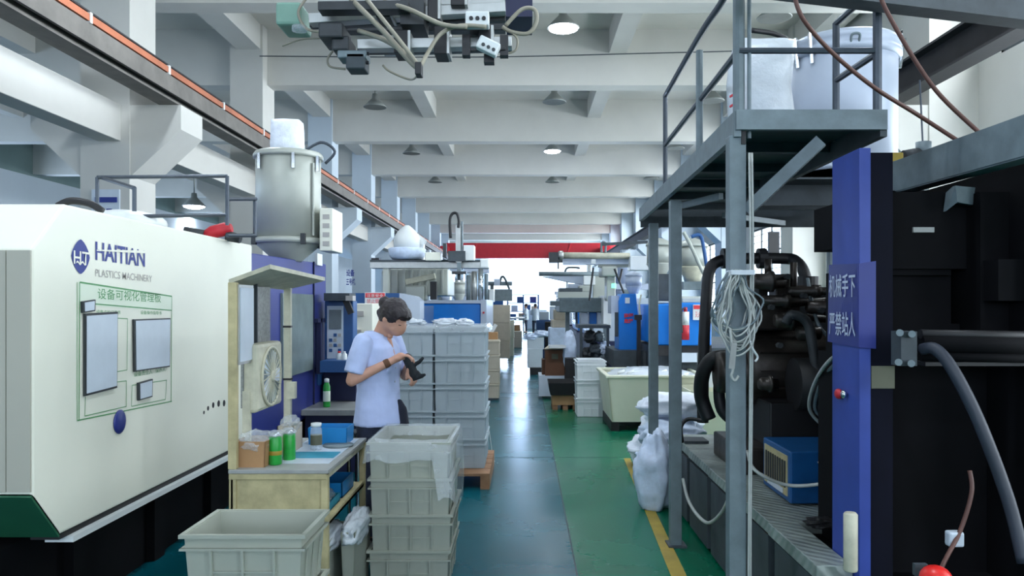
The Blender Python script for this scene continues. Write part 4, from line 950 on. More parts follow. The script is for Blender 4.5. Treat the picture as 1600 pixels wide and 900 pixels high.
k = MB(); k.tube([PX(1067,748,5.3), PX(1075,780,5.2), PX(1090,805,5.0), PX(1108,817,4.9), PX(1128,800,4.7), PX(1140,775,4.5)], .011, 8); single(k, 'drooping_cable', 'cable', 'pale cable drooping between the two nearer posts', 'cable', smooth=True)
for i, (pts, m_, lb) in enumerate([([PX(1345,542,3.2), PX(1300,560,3.6), PX(1272,600,4.0), PX(1265,640,4.2), PX(1290,668,4.2), PX(1320,680,3.9)], 'cable', 'pale flexible conduit curving left of the blue upright'),
        ([PX(1345,548,3.2), PX(1308,566,3.6), PX(1282,600,4.0), PX(1274,640,4.2), PX(1298,662,4.2)], 'steel', 'second grey conduit curving inside the first by the blue upright'),
        ([PX(1168,705,4.2), PX(1180,735,4.0), PX(1230,758,4.0), PX(1290,755,3.9), PX(1320,742,3.8)], 'cable', 'pale cable lying on the chequer plate in front of the blue box')]):
    k = MB(); k.tube(pts, .009, 8); single(k, 'conduit', m_, lb, 'cable', smooth=True)
k = MB(); c = Vector((1.42, 3.75, .562)); k.bag(c, (.1, .06, .022), 4, .4); single(k, 'dark_rag', 'black', 'dark oily rag on the chequer plate near the blue upright', 'rag', smooth=True)
# coil of wire hung on the near post
co = thing('wire_coil', 'loose coil of pale wire hung on the near platform post', 'wire coil', (.95, 3.40, EYE-.1))
for i in range(17):
    random.seed(40+i); pts = []
    cx = .90+random.uniform(-.018,.018); rx = random.uniform(.045,.108); rz = random.uniform(.12,.19); cz_ = EYE+.145-rz; yy = 3.405+random.uniform(-.035,.035)
    for j in range(17):
        t = PI/2+2*PI*j/16; s = .45+.55*(1-math.sin(t))/2 if math.sin(t) > 0 else 1
        pts.append((cx+rx*math.cos(t)*s+random.uniform(-.011,.011), yy+.02*math.sin(t*2), cz_+rz*math.sin(t)))
    MB().tube(pts, .0042, 6, 3).build('wire_loop', 'cable' if i % 3 else 'steel', co, True)
k = MB(); k.tube([(.87,3.39,1.5),(.88,3.385,1.34),(.875,3.39,1.30),(.89,3.39,1.28),(.905,3.39,1.3)], .006); k.build('wire_tail', 'cable', co, True)
MB().obox((.878, 3.38, 1.385), (.024, .01, .11), (0, .1, 0)).build('wire_tag', 'greymat', co)
MB().tube([(.94,3.39,1.5),(.96,3.38,1.42),(.985,3.39,1.38),(.975,3.39,1.36)], .005).build('wire_tail', 'white', co, True)
MB().obox((.915, 3.40, 1.735), (.1, .09, .02)).build('wire_tie', 'filmthick', co)
for i, (x0, x1) in enumerate([(.975, .97), (.964, .962)]):
    MB().tube([(x0, 3.44, 2.25), (x0, 3.42, 1.8), (x1, 3.42, 1.2), (x1, 3.44, .6), (x0, 3.45, .1)], .005, 6).build('wire_run', 'cable', co, True)
# sloping grey beam over the machine
k = MB(); a_ = PX(1600, 214, 2.82); b_ = PX(1368, 287, 4.05)
gb_ = thing('machine_rail_beam', 'long grey steel channel running back over the dark machine', 'beam', a_)
dvec = (a_-b_).normalized()
k.bar(b_, a_+dvec*1.0, .03, .14); k.build('channel_web', 'steel', gb_)
for s in (-1, 1): k = MB(); k.bar(b_+Vector((.03,0,s*.07)), a_+dvec*1.0+Vector((.03,0,s*.07)), .08, .012); k.build('channel_flange', 'steel', gb_)
# robot traverse beam above, hoses hanging
tb2 = thing('robot_traverse', 'dark overhead robot traverse beam across the top right corner', 'beam', PX(1600, 20, 3.57))
k = MB(); k.bar((2.9, 3.76, 2.90), (-1.1, 2.64, 2.90), .10, .11); k.build('traverse_beam', 'steeldark', tb2)
k = MB(); k.bar((2.9, 3.82, 2.965), (.9, 3.26, 2.965), .06, .02); k.build('linear_rail', 'alu', tb2)
MB().box(2.75, 3.0, 3.6, 4.0, 0, 2.85).build('support_column', 'steeldark', tb2)
for i, pts in enumerate([[PX(1240,-10,3.1), PX(1255,30,3.1), PX(1300,82,3.15), PX(1365,136,3.2), PX(1435,180,3.3), PX(1500,222,3.3)], [PX(1375,-5,3.2), PX(1392,30,3.2), PX(1430,95,3.2), PX(1470,150,3.2), PX(1533,210,3.2)]]):
    k = MB(); k.tube(pts, .009, 8); single(k, 'brown_hose', 'hose', ['brown hose sagging from the traverse across the drum, left one', 'brown hose sagging from the traverse across the drum, right one'][i], 'hose', smooth=True)
# white sacks on the floor behind the posts
def sackpile():
    L_ = [((1.03, 6.32, 0), (.155, .15, .31), 1, .1, .35, 'sackblue', 'tall tied pale blue sack leaning by the second post'),
          ((1.33, 7.35, 0), (.30, .26, .15), 2, .1, 0, 'sackblue', 'pale sack at the bottom front of the pile behind the posts'),
          ((1.38, 7.95, 0), (.34, .26, .17), 3, .1, 0, 'sack', 'pale sack at the bottom rear of the pile behind the posts'),
          ((1.36, 7.38, .27), (.29, .27, .14), 4, .1, 0, 'sackblue', 'pale sack in the middle of the pile behind the posts, front'),
          ((1.45, 7.9, .30), (.32, .26, .14), 5, .1, 0, 'sack', 'pale sack in the middle of the pile behind the posts, rear'),
          ((1.42, 7.6, .53), (.32, .3, .12), 6, .1, 0, 'sack', 'pale sack lying on top of the pile behind the posts')]
    for c, r, sd, amp, nk, m_, lb in L_:
        single(MB().bag(c, r, sd, amp*1.8, sd, neck=nk), 'white_sack', m_, lb, 'sack', 'sacks behind the platform posts', smooth=True)
sackpile()

# ================================================================ robot gripper overhead
gp = thing('robot_gripper', 'robot gripper frame of aluminium profiles and hoses hanging over the aisle', 'robot gripper', (-.4, 2.8, 2.4))
G = lambda px, py, d=2.8: PX(px, py, d)
def gbar(x0, y0, x1, y1, w_, h_, m_='alu', nm='profile', d=2.8, d2=None): MB().bar(G(x0, y0, d), G(x1, y1, d2 or d), w_, h_).build(nm, m_, gp, bevel=.002)
gbar(485, 32, 790, 14, .05, .035, 'alu'); gbar(485, 40, 790, 30, .03, .02, 'aludark', d=2.85)
gbar(560, 72, 800, 68, .05, .035, 'alu'); gbar(560, 80, 800, 76, .04, .018, 'aludark', d=2.83); gbar(540, 46, 790, 44, .05, .03, 'aludark', d=3.0)
gbar(500, 8, 790, 2, .05, .035, 'alu', d=2.95); gbar(600, 84, 730, 80, .03, .012, 'alu', d=2.9); gbar(500, 14, 640, 12, .06, .03, 'aludark', d=2.7)
for (x, y0, y1, wd) in [(598, 0, 26, 22), (676, -4, 30, 16), (688, 40, 84, 20), (626, 46, 82, 22), (757, 38, 64, 20), (715, -5, 8, 22), (508, 2, 18, 14)]:
    MB().scr(x-wd/2, y0, x+wd/2, y1, 2.74, 2.84).build('clamp_bracket', 'rubber', gp, bevel=.003)
    MB().scr(x+wd/2, y0+1, x+wd/2+4, y1-1, 2.74, 2.84).build('bracket_edge', 'alu', gp)
MB().scr(790, -12, 832, 26, 2.9, 3.1).build('dark_bracket', 'navydark', gp)
MB().scr(727, 17, 764, 39, 2.68, 2.73).build('manifold_plate', 'white', gp, bevel=.004)
for i in range(3): k = MB(); c = G(736+i*10, 28, 2.675); k.cyl(c, c+Vector((0,.02,0)), .007, n=8); k.build('port', 'rubber', gp)
k = MB(); k.obox(G(763, 73, 2.7), (.075, .04, .045), (0, .45, 0)); k.build('suction_block', 'white', gp, bevel=.006)
for i in range(3): k = MB(); c = G(755+i*8, 69+i*4, 2.675); k.cyl(c, c+Vector((0,.02,0)), .006, n=8); k.build('port', 'darkgrey', gp)
MB().scr(722, 54, 734, 86, 2.72, 2.76).build('jaw', 'rubber', gp); MB().scr(781, 54, 794, 86, 2.72, 2.76).build('jaw', 'rubber', gp); MB().scr(734, 40, 765, 56, 2.76, 2.8).build('jaw_mount', 'aludark', gp)
gbar(735, 78, 790, 76, .012, .012, 'rubber', 'jaw_rod', 2.72)
MB().scr(756, 84, 772, 97, 2.74, 2.78).build('jaw_foot', 'rubber', gp)
MB().scr(497, 34, 535, 58, 2.7, 2.85).build('gearbox', 'darkgrey', gp, bevel=.006); MB().scr(518, 55, 545, 78, 2.72, 2.84).build('gearbox', 'darkgrey', gp, bevel=.006)
MB().scr(527, 78, 572, 90, 2.72, 2.8).build('actuator', 'steel', gp, bevel=.004); MB().scr(540, 82, 570, 107, 2.72, 2.8).build('actuator', 'steeldark', gp, bevel=.005)
for py in (84, 98): k = MB(); c = G(571, py, 2.74); k.cyl(c, c+Vector((.012,0,0)), .006, n=8); k.build('fitting', 'rubber', gp)
k = MB(); k.scr(430, 2, 470, 38, 2.8, 2.95); k.build('green_bracket', 'palegreenpaint', gp, bevel=.01, label='green bracket end')
k = MB(); k.lathe(G(468, 45), [(.01,-.012),(.026,-.008),(.026,.008),(.01,.014)], 16); k.build('suction_cup', 'film', gp, True)
for pts, r in [([G(545,-5), G(560,10,2.65), G(600,50,2.62), G(640,95,2.62), G(652,106,2.62)], .009), ([G(570,-5,2.66), G(610,45,2.6), G(645,90,2.6), G(653,104,2.6)], .007),
        ([G(560,48,2.7), G(600,62,2.66), G(635,85,2.62), G(650,102,2.62)], .008), ([G(655,108,2.62), G(670,80,2.66), G(690,52,2.68), G(720,40,2.68), G(760,42,2.68)], .007),
        ([G(600,3,2.7), G(640,15,2.66), G(690,38,2.66), G(730,42,2.66)], .008), ([G(790,40), G(815,15), G(835,15), G(838,35), G(825,52), G(800,50), G(785,42)], .0075),
        ([G(598,102), G(610,112), G(640,124), G(652,118,2.66), G(654,104,2.62)], .004), ([G(520,80), G(512,92), G(516,104), G(540,108)], .004), ([G(441,72,2.9), G(470,62,2.9), G(500,60,2.85)], .003),
        ([G(795,48), G(808,60), G(806,78), G(792,84)], .004), ([G(478,-2), G(466,20), G(478,44), G(500,50)], .005)]:
    MB().tube(pts, r, 8).build('air_hose', 'airhose', gp, True)
MB().scr(648, 96, 658, 116, 2.58, 2.63).build('hose_tie', 'rubber', gp, bevel=.003)
MB().box(-.42, -.34, 2.72, 2.86, 2.55, 2.95).build('wrist_arm', 'aludark', gp)
# ================================================================ LEFT ROW beyond the worker
def B(t, name, m, x0, y0, x1, y1, d0, d1, bevel=0, label=None):
    return MB().scr(x0, y0, x1, y1, d0, d1).build(name, m, t, bevel=bevel, label=label)
m2 = thing('moulding_machine', 'cream moulding machine with navy top band just behind the worker', 'machine', (-2.6, 11, 0))
B(m2, 'cream_cover', 'cream', 536, 474, 582, 566, 10.0, 11.6, .01)
MB().box(-3.6, -1.7, 10.3, 14.5, 0, .85).build('machine_bed', 'navydark', m2)
B(m2, 'data_plate', 'greytext', 556, 486, 568, 494, 9.985, 10.0); B(m2, 'handle', 'greytext', 553, 515, 564, 518, 9.97, 10.0)
MB().scr(508, 458, 626, 478, 12.0, 12.3).build('top_band', 'midblue', m2); MB().scr(508, 478, 650, 560, 12.05, 14.4).build('rear_cover', 'midblue', m2)
sg2 = thing('safety_poster', 'red and white safety poster on the navy band behind the worker', 'poster', PX(586, 480, 11.98))
MB().scr(570, 457, 602, 492, 11.97, 11.985).build('poster_sheet', 'white', sg2); MB().scr(571, 458, 601, 465, 11.96, 11.97).build('red_heading', 'redtext', sg2)
text('注意安全', .1, lambda u, v: PX(573+26*u, 464.3-5*v, 11.955), 'poster_text', 'white', sg2); text('禁止烟火', .1, lambda u, v: PX(573+26*u, 474-7*v, 11.955), 'poster_text', 'redtext', sg2)
k = MB(); k.prism([(PX(624,0,11.9).x, PX(0,499,11.9).z), (PX(656,0,11.9).x, PX(0,499,11.9).z), (PX(656,0,11.9).x, PX(0,470,11.9).z), (PX(648,0,11.9).x, PX(0,463,11.9).z), (PX(624,0,11.9).x, PX(0,458,11.9).z)], 'y', 11.9, 12.4)
single(k, 'blue_guard', 'hopperblue', 'pale blue rounded machine guard above and right of the worker', 'guard')
m3 = thing('moulding_machine', 'bright blue moulding machine standing behind the tall crate stacks', 'machine', (-1.5, 18, 0))
B(m3, 'blue_cover', 'blue', 654, 474, 751, 640, 16, 19.5, .02); B(m3, 'pale_edge', 'hopperblue', 652, 469, 753, 474, 15.97, 19.6); B(m3, 'side_column', 'hopperblue', 751, 468, 760, 640, 15.95, 19.4)
B(m3, 'button', 'red', 754, 487, 757, 490, 15.92, 15.96)
MB().box(-3.8, -.9, 16.1, 22, 0, .8).build('machine_bed', 'navydark', m3)
MB().box(-3.6, -1.3, 19.6, 21.8, .8, 1.5).build('injection_cover', 'hopperblue', m3)
# robots of the left row
r1 = thing('picker_robot', 'pale robot with long horizontal beam and upright arm above the blue machine', 'robot', (-1.9, 12.6, .9))
B(r1, 'traverse_beam', 'alu', 578, 409, 757, 419, 12.5, 12.75, .005); B(r1, 'beam_cover', 'steeldark', 578, 406, 758, 409, 12.48, 12.77)
B(r1, 'end_cap', 'white', 750, 404, 764, 419, 12.45, 12.8, .02); B(r1, 'motor', 'rubber', 580, 403, 592, 407, 12.5, 12.65)
B(r1, 'vertical_arm', 'alu', 712, 352, 721, 410, 12.3, 12.42); B(r1, 'arm_rail', 'steel', 720, 346, 723, 408, 12.3, 12.4)
B(r1, 'drive_box', 'white', 724, 383, 741, 407, 12.3, 12.6, .01); B(r1, 'drive_box', 'cream', 664, 394, 688, 407, 12.3, 12.6, .01)
B(r1, 'carriage', 'steeldark', 700, 392, 727, 408, 12.25, 12.45); B(r1, 'carriage', 'darkgrey', 692, 380, 697, 402, 12.25, 12.4)
MB().tube([PX(704,372,12.3), PX(703,345,12.3), PX(707,334,12.3), PX(714,334,12.3), PX(717,345,12.3), PX(716,356,12.3)], .022, 8).build('cable_chain', 'rubber', r1, True)
B(r1, 'gripper_arm', 'steel', 714, 410, 720, 438, 12.25, 12.35); B(r1, 'gripper_plate', 'darkgrey', 706, 424, 728, 428, 12.2, 12.4)
for x in (709, 717, 725): B(r1, 'suction_finger', 'chrome', x-1, 428, x+1, 440, 12.25, 12.3)
MB().box(PX(600,0,12.6).x, PX(608,0,12.6).x, 12.52, 12.7, .85, PX(0,418,12.6).z).build('support_column', 'hopper', r1)
wdh = thing('ribbed_hopper', 'wide ribbed grey cream bin carried under the robot beam', 'hopper', PX(650, 458, 13.4))
B(wdh, 'bin_body', 'hopper', 598, 420, 700, 462, 13.2, 14.4, .02)
for x in range(606, 700, 12): B(wdh, 'bin_rib', 'hopper', x, 421, x+3, 458, 13.15, 13.2)
ar = thing('swing_arm', 'cream swing arm on a round column beside the ribbed bin', 'robot', PX(648, 470, 12.9))
MB().bar(PX(634,441,12.9), PX(680,431,12.9), .12, .09).build('arm', 'oldwhite', ar, bevel=.01); B(ar, 'motor', 'rubber', 672, 440, 682, 468, 12.85, 13.0); B(ar, 'base_drum', 'hopper', 632, 446, 664, 470, 12.9, 13.3, .03)
def chopper(nm, lb, cx, ybot, ytop, wpx, d, m_='hopperblue', foot=.55, dome=True, low=None):
    t = thing(nm, lb, 'hopper', PX(cx, ybot, d)); r = wpx/2/F*d; x = (cx-VX)/F*d; z0 = PX(0, ybot, d).z; z1 = PX(0, ytop, d).z; h = z1-z0
    MB().lathe((x, d, z0), [(r*foot, 0), (r*foot*1.1, h*.1), (r, h*.32), (r, h*.34)], 28).build('cone', low or m_, t, True)
    MB().lathe((x, d, z0), [(r*.97, h*.33), (r*.97, h*.8)], 28).build('drum', m_, t, True)
    MB().lathe((x, d, z0), [(r*1.05, h*.79), (r*1.05, h*.84), (r*.7, h*.93 if dome else h*.86), (r*.2, h*(1 if dome else .88))], 28).build('lid', m_, t, True)
    return t
t = thing('bowl_hopper', 'white dome hopper in a blue grey bowl on the robot beam', 'hopper', PX(638, 408, 14))
k = MB(); c = PX(636, 405.5, 12.7); k.lathe(c, [(.20,0),(.23,.0),(.27,.04),(.30,.16),(.28,.18)], 32); k.build('bowl', 'sackblue', t, True)
k = MB(); k.lathe(c, [(.21,.15),(.21,.34),(.15,.44),(.06,.52),(.03,.54)], 32); k.build('dome', 'white', t, True)
k = MB(); k.bar(PX(646,366,12.75), PX(664,380,12.75), .13, .1); k.build('feed_duct', 'white', t); B(t, 'duct_leg', 'white', 652, 376, 662, 406, 12.7, 12.85)
k = MB(); p = [PX(604,458,13.1), PX(602,440,13.1), PX(598,425,13.1), PX(606,421,13.1)]; k.tube(p, .012); single(k, 'thin_cable', 'cable', 'thin cable hanging at the left end of the robot beam', 'cable')
t = thing('column_sign', 'small sign of blue characters on a pale column behind the operator panel', 'sign', PX(548, 470, 17.18))
text('设备', .1, lambda u, v: PX(541+13*u, 432-11*v, 17.17), 'sign_text', 'bluetext', t, bold=.03); text('三号机', .1, lambda u, v: PX(541+14*u, 446-11*v, 17.17), 'sign_text', 'bluetext', t, bold=.03)
chopper('feed_hopper', 'pale blue feed hopper right of the robot gripper fingers', 696, 469, 428, 20, 17.5)
chopper('feed_hopper', 'misty grey feed hopper under the robot arm above the blue machine', 718, 471, 436, 18, 18, 'hopper')
for i, (cx, y0, y1, wd, m_) in enumerate([(732, 430, 466, 7, 'steel'), (741, 424, 468, 9, 'alu'), (751, 420, 462, 8, 'chrome'), (760, 428, 470, 6, 'steel')]):
    k = MB(); k.cyl(PX(cx, 470, 19), PX(cx, y0, 19), wd/2/F*19, n=14); single(k, 'hydraulic_cylinder', m_, ['short grey upright cylinder left of the chrome ones', 'tall aluminium upright cylinder above the blue machine edge', 'bright chrome upright cylinder above the blue machine edge', 'slim grey upright cylinder at the right of the chrome one'][i], 'cylinder', smooth=True)
r2 = thing('picker_robot', 'small robot with hanging gripper beyond the chrome cylinders', 'robot', PX(780, 480, 22))
B(r2, 'traverse_beam', 'hopperblue', 725, 414, 764, 426, 21, 21.4); B(r2, 'traverse_beam', 'steel', 760, 440, 800, 446, 22, 22.3)
B(r2, 'base', 'steel', 758, 452, 800, 470, 22, 22.8); B(r2, 'arm', 'steeldark', 766, 444, 771, 470, 21.9, 22.1); B(r2, 'drive_box', 'hopperblue', 772, 436, 781, 446, 21.8, 22.2)
MB().tube([PX(781,446,22), PX(783,434,22), PX(788,434,22), PX(796,452,22)], .03, 8).build('cable_chain', 'steeldark', r2, True)
# tall cartons and more machines receding on the left
def crate_column(px0, px1, ybot, ytop, n, d, m_, lb, grp, depth=.5, kind='carton'):
    x0 = (px0-VX)/F*d; x1 = (px1-VX)/F*d; z0 = max(0, PX(0, ybot, d).z); z1 = PX(0, ytop, d).z; h = (z1-z0)/n
    for i in range(n):
        o = random.uniform(-.01, .01)
        k = MB().box(x0+o, x1+o, d+o, d+depth+o, z0+i*h, z0+(i+1)*h-.004)
        if kind == 'tub': k.box(x0+o-.01, x1+o+.01, d+o-.01, d+depth+o+.01, z0+(i+1)*h-.035, z0+(i+1)*h-.012)
        single(k, 'carton' if kind != 'tub' else 'tote_box', m_, lb+', '+['bottom one', 'second from the floor', 'third from the floor', 'fourth from the floor', 'fifth from the floor', 'sixth from the floor'][i] if n > 1 else lb, 'box', grp, bevel=.004)
crate_column(756, 780, 622, 532, 4, 13.4, 'cartonpale', 'pale tote at the aisle edge beyond the tall crate stacks', 'totes at the left aisle edge', .5, 'tub')
crate_column(760, 777, 535, 519, 1, 13.9, 'carton', 'small brown box on the pale totes beyond the crate stacks', None, .3)
crate_column(763, 797, 560, 476, 3, 21, 'cartonpale', 'tall grey brown carton in the column beyond the totes', 'tall cartons on the left aisle', .9)
crate_column(793, 803, 560, 500, 2, 25, 'creamtub', 'cream carton right behind the tall carton column', 'cream cartons on the left aisle', .8)
crate_column(797, 816, 553, 518, 2, 30, 'cartonpale', 'far pale carton low at the left edge of the aisle', 'far low cartons', .8)
crate_column(800, 813, 535, 508, 2, 36, 'carton', 'far brown carton beside the work table of the distant workers', 'far brown cartons', .8)
k = MB(); k.tube([PX(759,600,8.3), PX(762,650,8.25), PX(768,700,8.2), PX(772,720,8.2), PX(778,724,8.1)], .005, 6); single(k, 'twine', 'cable', 'thin white cord trailing onto the floor from the crate stacks', 'cord')
for i, (px, py, d) in enumerate([(757, 509, 13.9), (768, 510, 13.9)]): k = MB(); k.bar(PX(px, py+9, d+.1), PX(px+7, py-3, d+.1), .05, .06); single(k, 'white_tube_part', 'white', ['white moulded tube lying on the pale totes, left one', 'white moulded tube lying on the pale totes, right one'][i], 'part')
# general machines further down on each side
def far_machine(x0, x1, y0, L_, z, cover, cab, lb, side, arm=True):
    t = thing('moulding_machine', lb, 'machine', ((x0+x1)/2, y0+L_/2, 0)); xi = x1 if side < 0 else x0; s = -side
    MB().box(x0, x1, y0, y0+L_, 0, .75).build('machine_bed', 'navydark', t)
    MB().box(x0+.05, x1-.05, y0+.1, y0+L_*.5, .75, z).build('cover', cover, t, bevel=.02)
    MB().box(x0+.2, x1-.2, y0+L_*.52, y0+L_*.95, .75, z*.86).build('injection_cover', cab, t, bevel=.02)
    MB().box(xi-.01, xi+.0+.02, y0+.5, y0+L_*.4, .95, z-.15).build('window_pane', 'glassgrey', t)
    hx_, hy_ = (x0+x1)/2, y0+L_*.62
    MB().lathe((hx_, hy_, z*.86), [(.12, 0), (.13, .15), (.33, .45), (.33, .5)], 24).build('hopper_cone', 'hopperblue', t, True)
    MB().lathe((hx_, hy_, z*.86), [(.33, .48), (.33, 1.15), (.36, 1.17), (.34, 1.22), (.1, 1.3)], 24).build('hopper_drum', 'hopperblue', t, True)
    if arm:
        MB().box(min(x0, xi+s*.4), max(x1, xi+s*.4), y0+L_*.45, y0+L_*.45+.18, z+.25, z+.40).build('robot_beam', 'hopperblue', t)
        MB().box(hx_-.1, hx_+.1, y0+L_*.45, y0+L_*.45+.2, z-.1, z+.25).build('robot_column', 'steel', t)
        MB().box(xi-s*.2, xi-s*.1, y0+L_*.43, y0+L_*.43+.1, z-.2, z+1.0).build('robot_arm', 'alu', t)
    return t
far_machine(-3.8, -1.6, 23.5, 6, 1.7, 'hopperblue', 'blue', 'pale moulding machine, third beyond the worker on the left row', -1)
far_machine(-3.8, -1.7, 31.0, 6, 1.7, 'cream', 'blue', 'far cream moulding machine of the left row', -1)
far_machine(-3.9, -1.8, 38.5, 6, 1.8, 'hopperblue', 'midblue', 'furthest pale moulding machine of the left row', -1)

# ================================================================ RIGHT ROW beyond the platform
m5 = thing('moulding_machine', 'blue moulding machine with fire extinguisher seen between the platform posts', 'machine', (2.6, 12, 0))
B(m5, 'blue_cover', 'blue', 1027, 475, 1052, 540, 11.0, 13.2, .02); B(m5, 'blue_cover', 'blue', 1054, 473, 1112, 540, 10.9, 13.2, .02)
B(m5, 'top_duct', 'hopper', 1064, 463, 1110, 475, 11.2, 12.2, .03); MB().box(1.85, 3.8, 11.1, 15, 0, 1.0).build('machine_bed', 'steeldark', m5)
B(m5, 'dark_gap', 'black', 1027, 540, 1112, 556, 10.95, 11.4); B(m5, 'pale_base', 'paper', 1065, 552, 1110, 566, 10.8, 11.1)
t = thing('instruction_poster', 'white poster with red heading on the blue machine cover', 'poster', PX(1093, 500, 10.88)); MB().scr(1083, 476, 1102, 500, 10.87, 10.89).build('poster_sheet', 'white', t); MB().scr(1084, 477, 1101, 483, 10.86, 10.87).build('red_heading', 'redtext', t)
text('灭火器', .1, lambda u, v: PX(1086+13*u, 496-9*v, 10.86), 'poster_text', 'redtext', t)
fe = thing('fire_extinguisher', 'fire extinguisher with white upper half and red base on the blue machine', 'extinguisher', PX(1071, 530, 10.7))
for nm, m_, y0, y1, r in (('cylinder_body', 'white', 487, 508, .05), ('cylinder_base', 'red', 508, 531, .052), ('neck', 'red', 480, 487, .025)):
    k = MB(); k.cyl(PX(1071, y1, 10.75), PX(1071, y0, 10.75), r, n=18); k.build(nm, m_, fe, True)
MB().tube([PX(1071,482,10.72), PX(1066,484,10.7), PX(1065,500,10.7), PX(1066,520,10.7)], .01).build('hose', 'rubber', fe, True)
cbn = thing('blue_cabinet', 'tall blue electrical cabinet with red square sign', 'cabinet', (1.55, 12.7, 0))
k = MB(); d = 12.5; k.prism([(PX(967,0,d).x, .55), (PX(992,0,d).x, .52), (PX(1000,0,d).x, 1.1), (PX(994,0,d).x, PX(0,459,d).z), (PX(972,0,d).x, PX(0,459,d).z), (PX(967,0,d).x, PX(0,470,d).z)], 'y', d, d+.6); k.build('cabinet_body', 'blue', cbn, bevel=.01)
B(cbn, 'white_badge', 'white', 977, 465, 984, 474, d-.02, d); B(cbn, 'pale_door', 'hopperblue', 955, 462, 967, 490, d+.1, d+.6); B(cbn, 'door_frame', 'steeldark', 961, 488, 966, 526, d+.05, d+.1)
text('高压', .1, lambda u, v: PX(975+15*u, 496.5-7*v, d-.02), 'red_sign', 'redtext', cbn, bold=.05); text('危险', .1, lambda u, v: PX(975+15*u, 505-7*v, d-.02), 'red_sign', 'redtext', cbn, bold=.05)
MB().scr(960, 548, 1030, 575, d-.3, d+1.2).build('plinth', 'steeldark', cbn)
MB().box(PX(966,0,d).x, PX(1000,0,d).x, d, d+.8, 0, .55).build('plinth', 'steeldark', cbn)
t = thing('drinking_tap', 'dark slim stand with cable right of the tall blue cabinet', 'stand', PX(998, 575, 12)); B(t, 'stand_body', 'rubber', 992, 492, 1003, 500, 12, 12.1); B(t, 'stand_leg', 'rubber', 996, 500, 1001, 642, 12, 12.1)
MB().tube([PX(1002,460,12), PX(999,475,12), PX(1000,492,12)], .012).build('cable', 'oldwhite', t, True)
# robots on the right
r3 = thing('picker_robot', 'nearest right robot with long cylinder arm pointing over the aisle', 'robot', (2.0, 14, 1.0))
k = MB(); k.cyl(PX(872, 399, 14), PX(984, 400, 14), .055, n=14); k.build('long_cylinder', 'oldwhite', r3, True)
k = MB(); k.lathe(PX(874, 399, 13.95), [(.06,-.02),(.08,0),(.08,.06),(.03,.08)], 16, 'x'); k.build('cylinder_cap', 'alu', r3, True)
B(r3, 'carriage', 'darkgrey', 858, 394, 872, 410, 13.9, 14.1); B(r3, 'beam', 'hopperblue', 880, 404, 990, 413, 14.05, 14.25); B(r3, 'beam_lower', 'hopper', 935, 408, 985, 417, 14.1, 14.3)
B(r3, 'drive_box', 'white', 985, 400, 1016, 422, 13.8, 14.2, .01); MB().bar(PX(940,382,14), PX(1012,378,14), .05, .05).build('top_rod', 'steeldark', r3)
k = MB(); k.tube([PX(940,396,14), PX(940,380,14), PX(946,380,14), PX(946,396,14)], .02); k.build('lifting_eye', 'steel', r3, True)
for a_, b_ in (((927,418),(921,470)), ((960,420),(975,458)), ((972,420),(968,440))): MB().cyl(PX(*a_,14), PX(*b_,14), .018, n=8).build('hanging_hose', 'rubber', r3)
B(r3, 'support_column', 'hopper', 948, 418, 962, 470, 14.1, 14.5, .02); B(r3, 'pedestal', 'hopper', 940, 416, 965, 432, 14.0, 14.6, .03)
B(r3, 'lamp_bracket', 'white', 924, 405, 931, 412, 13.9, 13.95)
r4 = thing('picker_robot', 'second right robot with tapered arm under the long cylinder', 'robot', (1.6, 16, 1.0))
k = MB(); k.cyl(PX(842, 428, 16), PX(935, 428, 16), .045, n=12); k.build('long_cylinder', 'steel', r4, True)
k = MB(); k.prism([(PX(848,0,16).x, PX(0,432,16).z), (PX(912,0,16).x, PX(0,430,16).z), (PX(912,0,16).x, PX(0,444,16).z), (PX(890,0,16).x, PX(0,441,16).z)], 'y', 16, 16.3); k.build('tapered_arm', 'hopperblue', r4)
B(r4, 'drive_box', 'white', 912, 431, 930, 445, 15.8, 16.2, .01); B(r4, 'support_column', 'hopper', 926, 425, 950, 475, 16.1, 16.7, .02)
k = MB(); k.tube([PX(882,428,16), PX(886,419,16), PX(898,418,16), PX(906,419,16)], .02); k.build('air_hose', 'steeldark', r4, True)
r5 = thing('clamp_unit', 'grey clamp unit with long horizontal block above the right crates', 'machine', (1.0, 16.5, .6))
B(r5, 'long_block', 'steel', 874, 465, 942, 488, 15, 16.6, .02); B(r5, 'nose', 'steel', 860, 470, 876, 478, 15.1, 15.5, .01); B(r5, 'top_frame', 'hopper', 872, 456, 920, 465, 15.3, 16.2)
B(r5, 'top_plate', 'steeldark', 874, 450, 910, 456, 15.4, 16); B(r5, 'blue_panel', 'blue', 921, 482, 932, 510, 15.2, 15.8); B(r5, 'pale_panel', 'hopperblue', 908, 487, 918, 508, 15.1, 15.6); B(r5, 'pale_panel', 'hopperblue', 933, 482, 943, 508, 15.1, 15.8)
B(r5, 'pale_panel', 'white', 943, 462, 955, 510, 14.6, 15.6); B(r5, 'frame_leg', 'steel', 884, 488, 890, 606, 15.4, 15.6); B(r5, 'frame_leg', 'steel', 944, 488, 950, 610, 15.0, 15.2)
k = MB(); k.cyl(PX(959, 450, 13.8), PX(959, 443, 13.8), .04, n=12); t_ = k.build('green_beacon', 'greenglow', None); recenter(t_); tag(t_, 'small green indicator light left of the tall blue cabinet', 'indicator light')
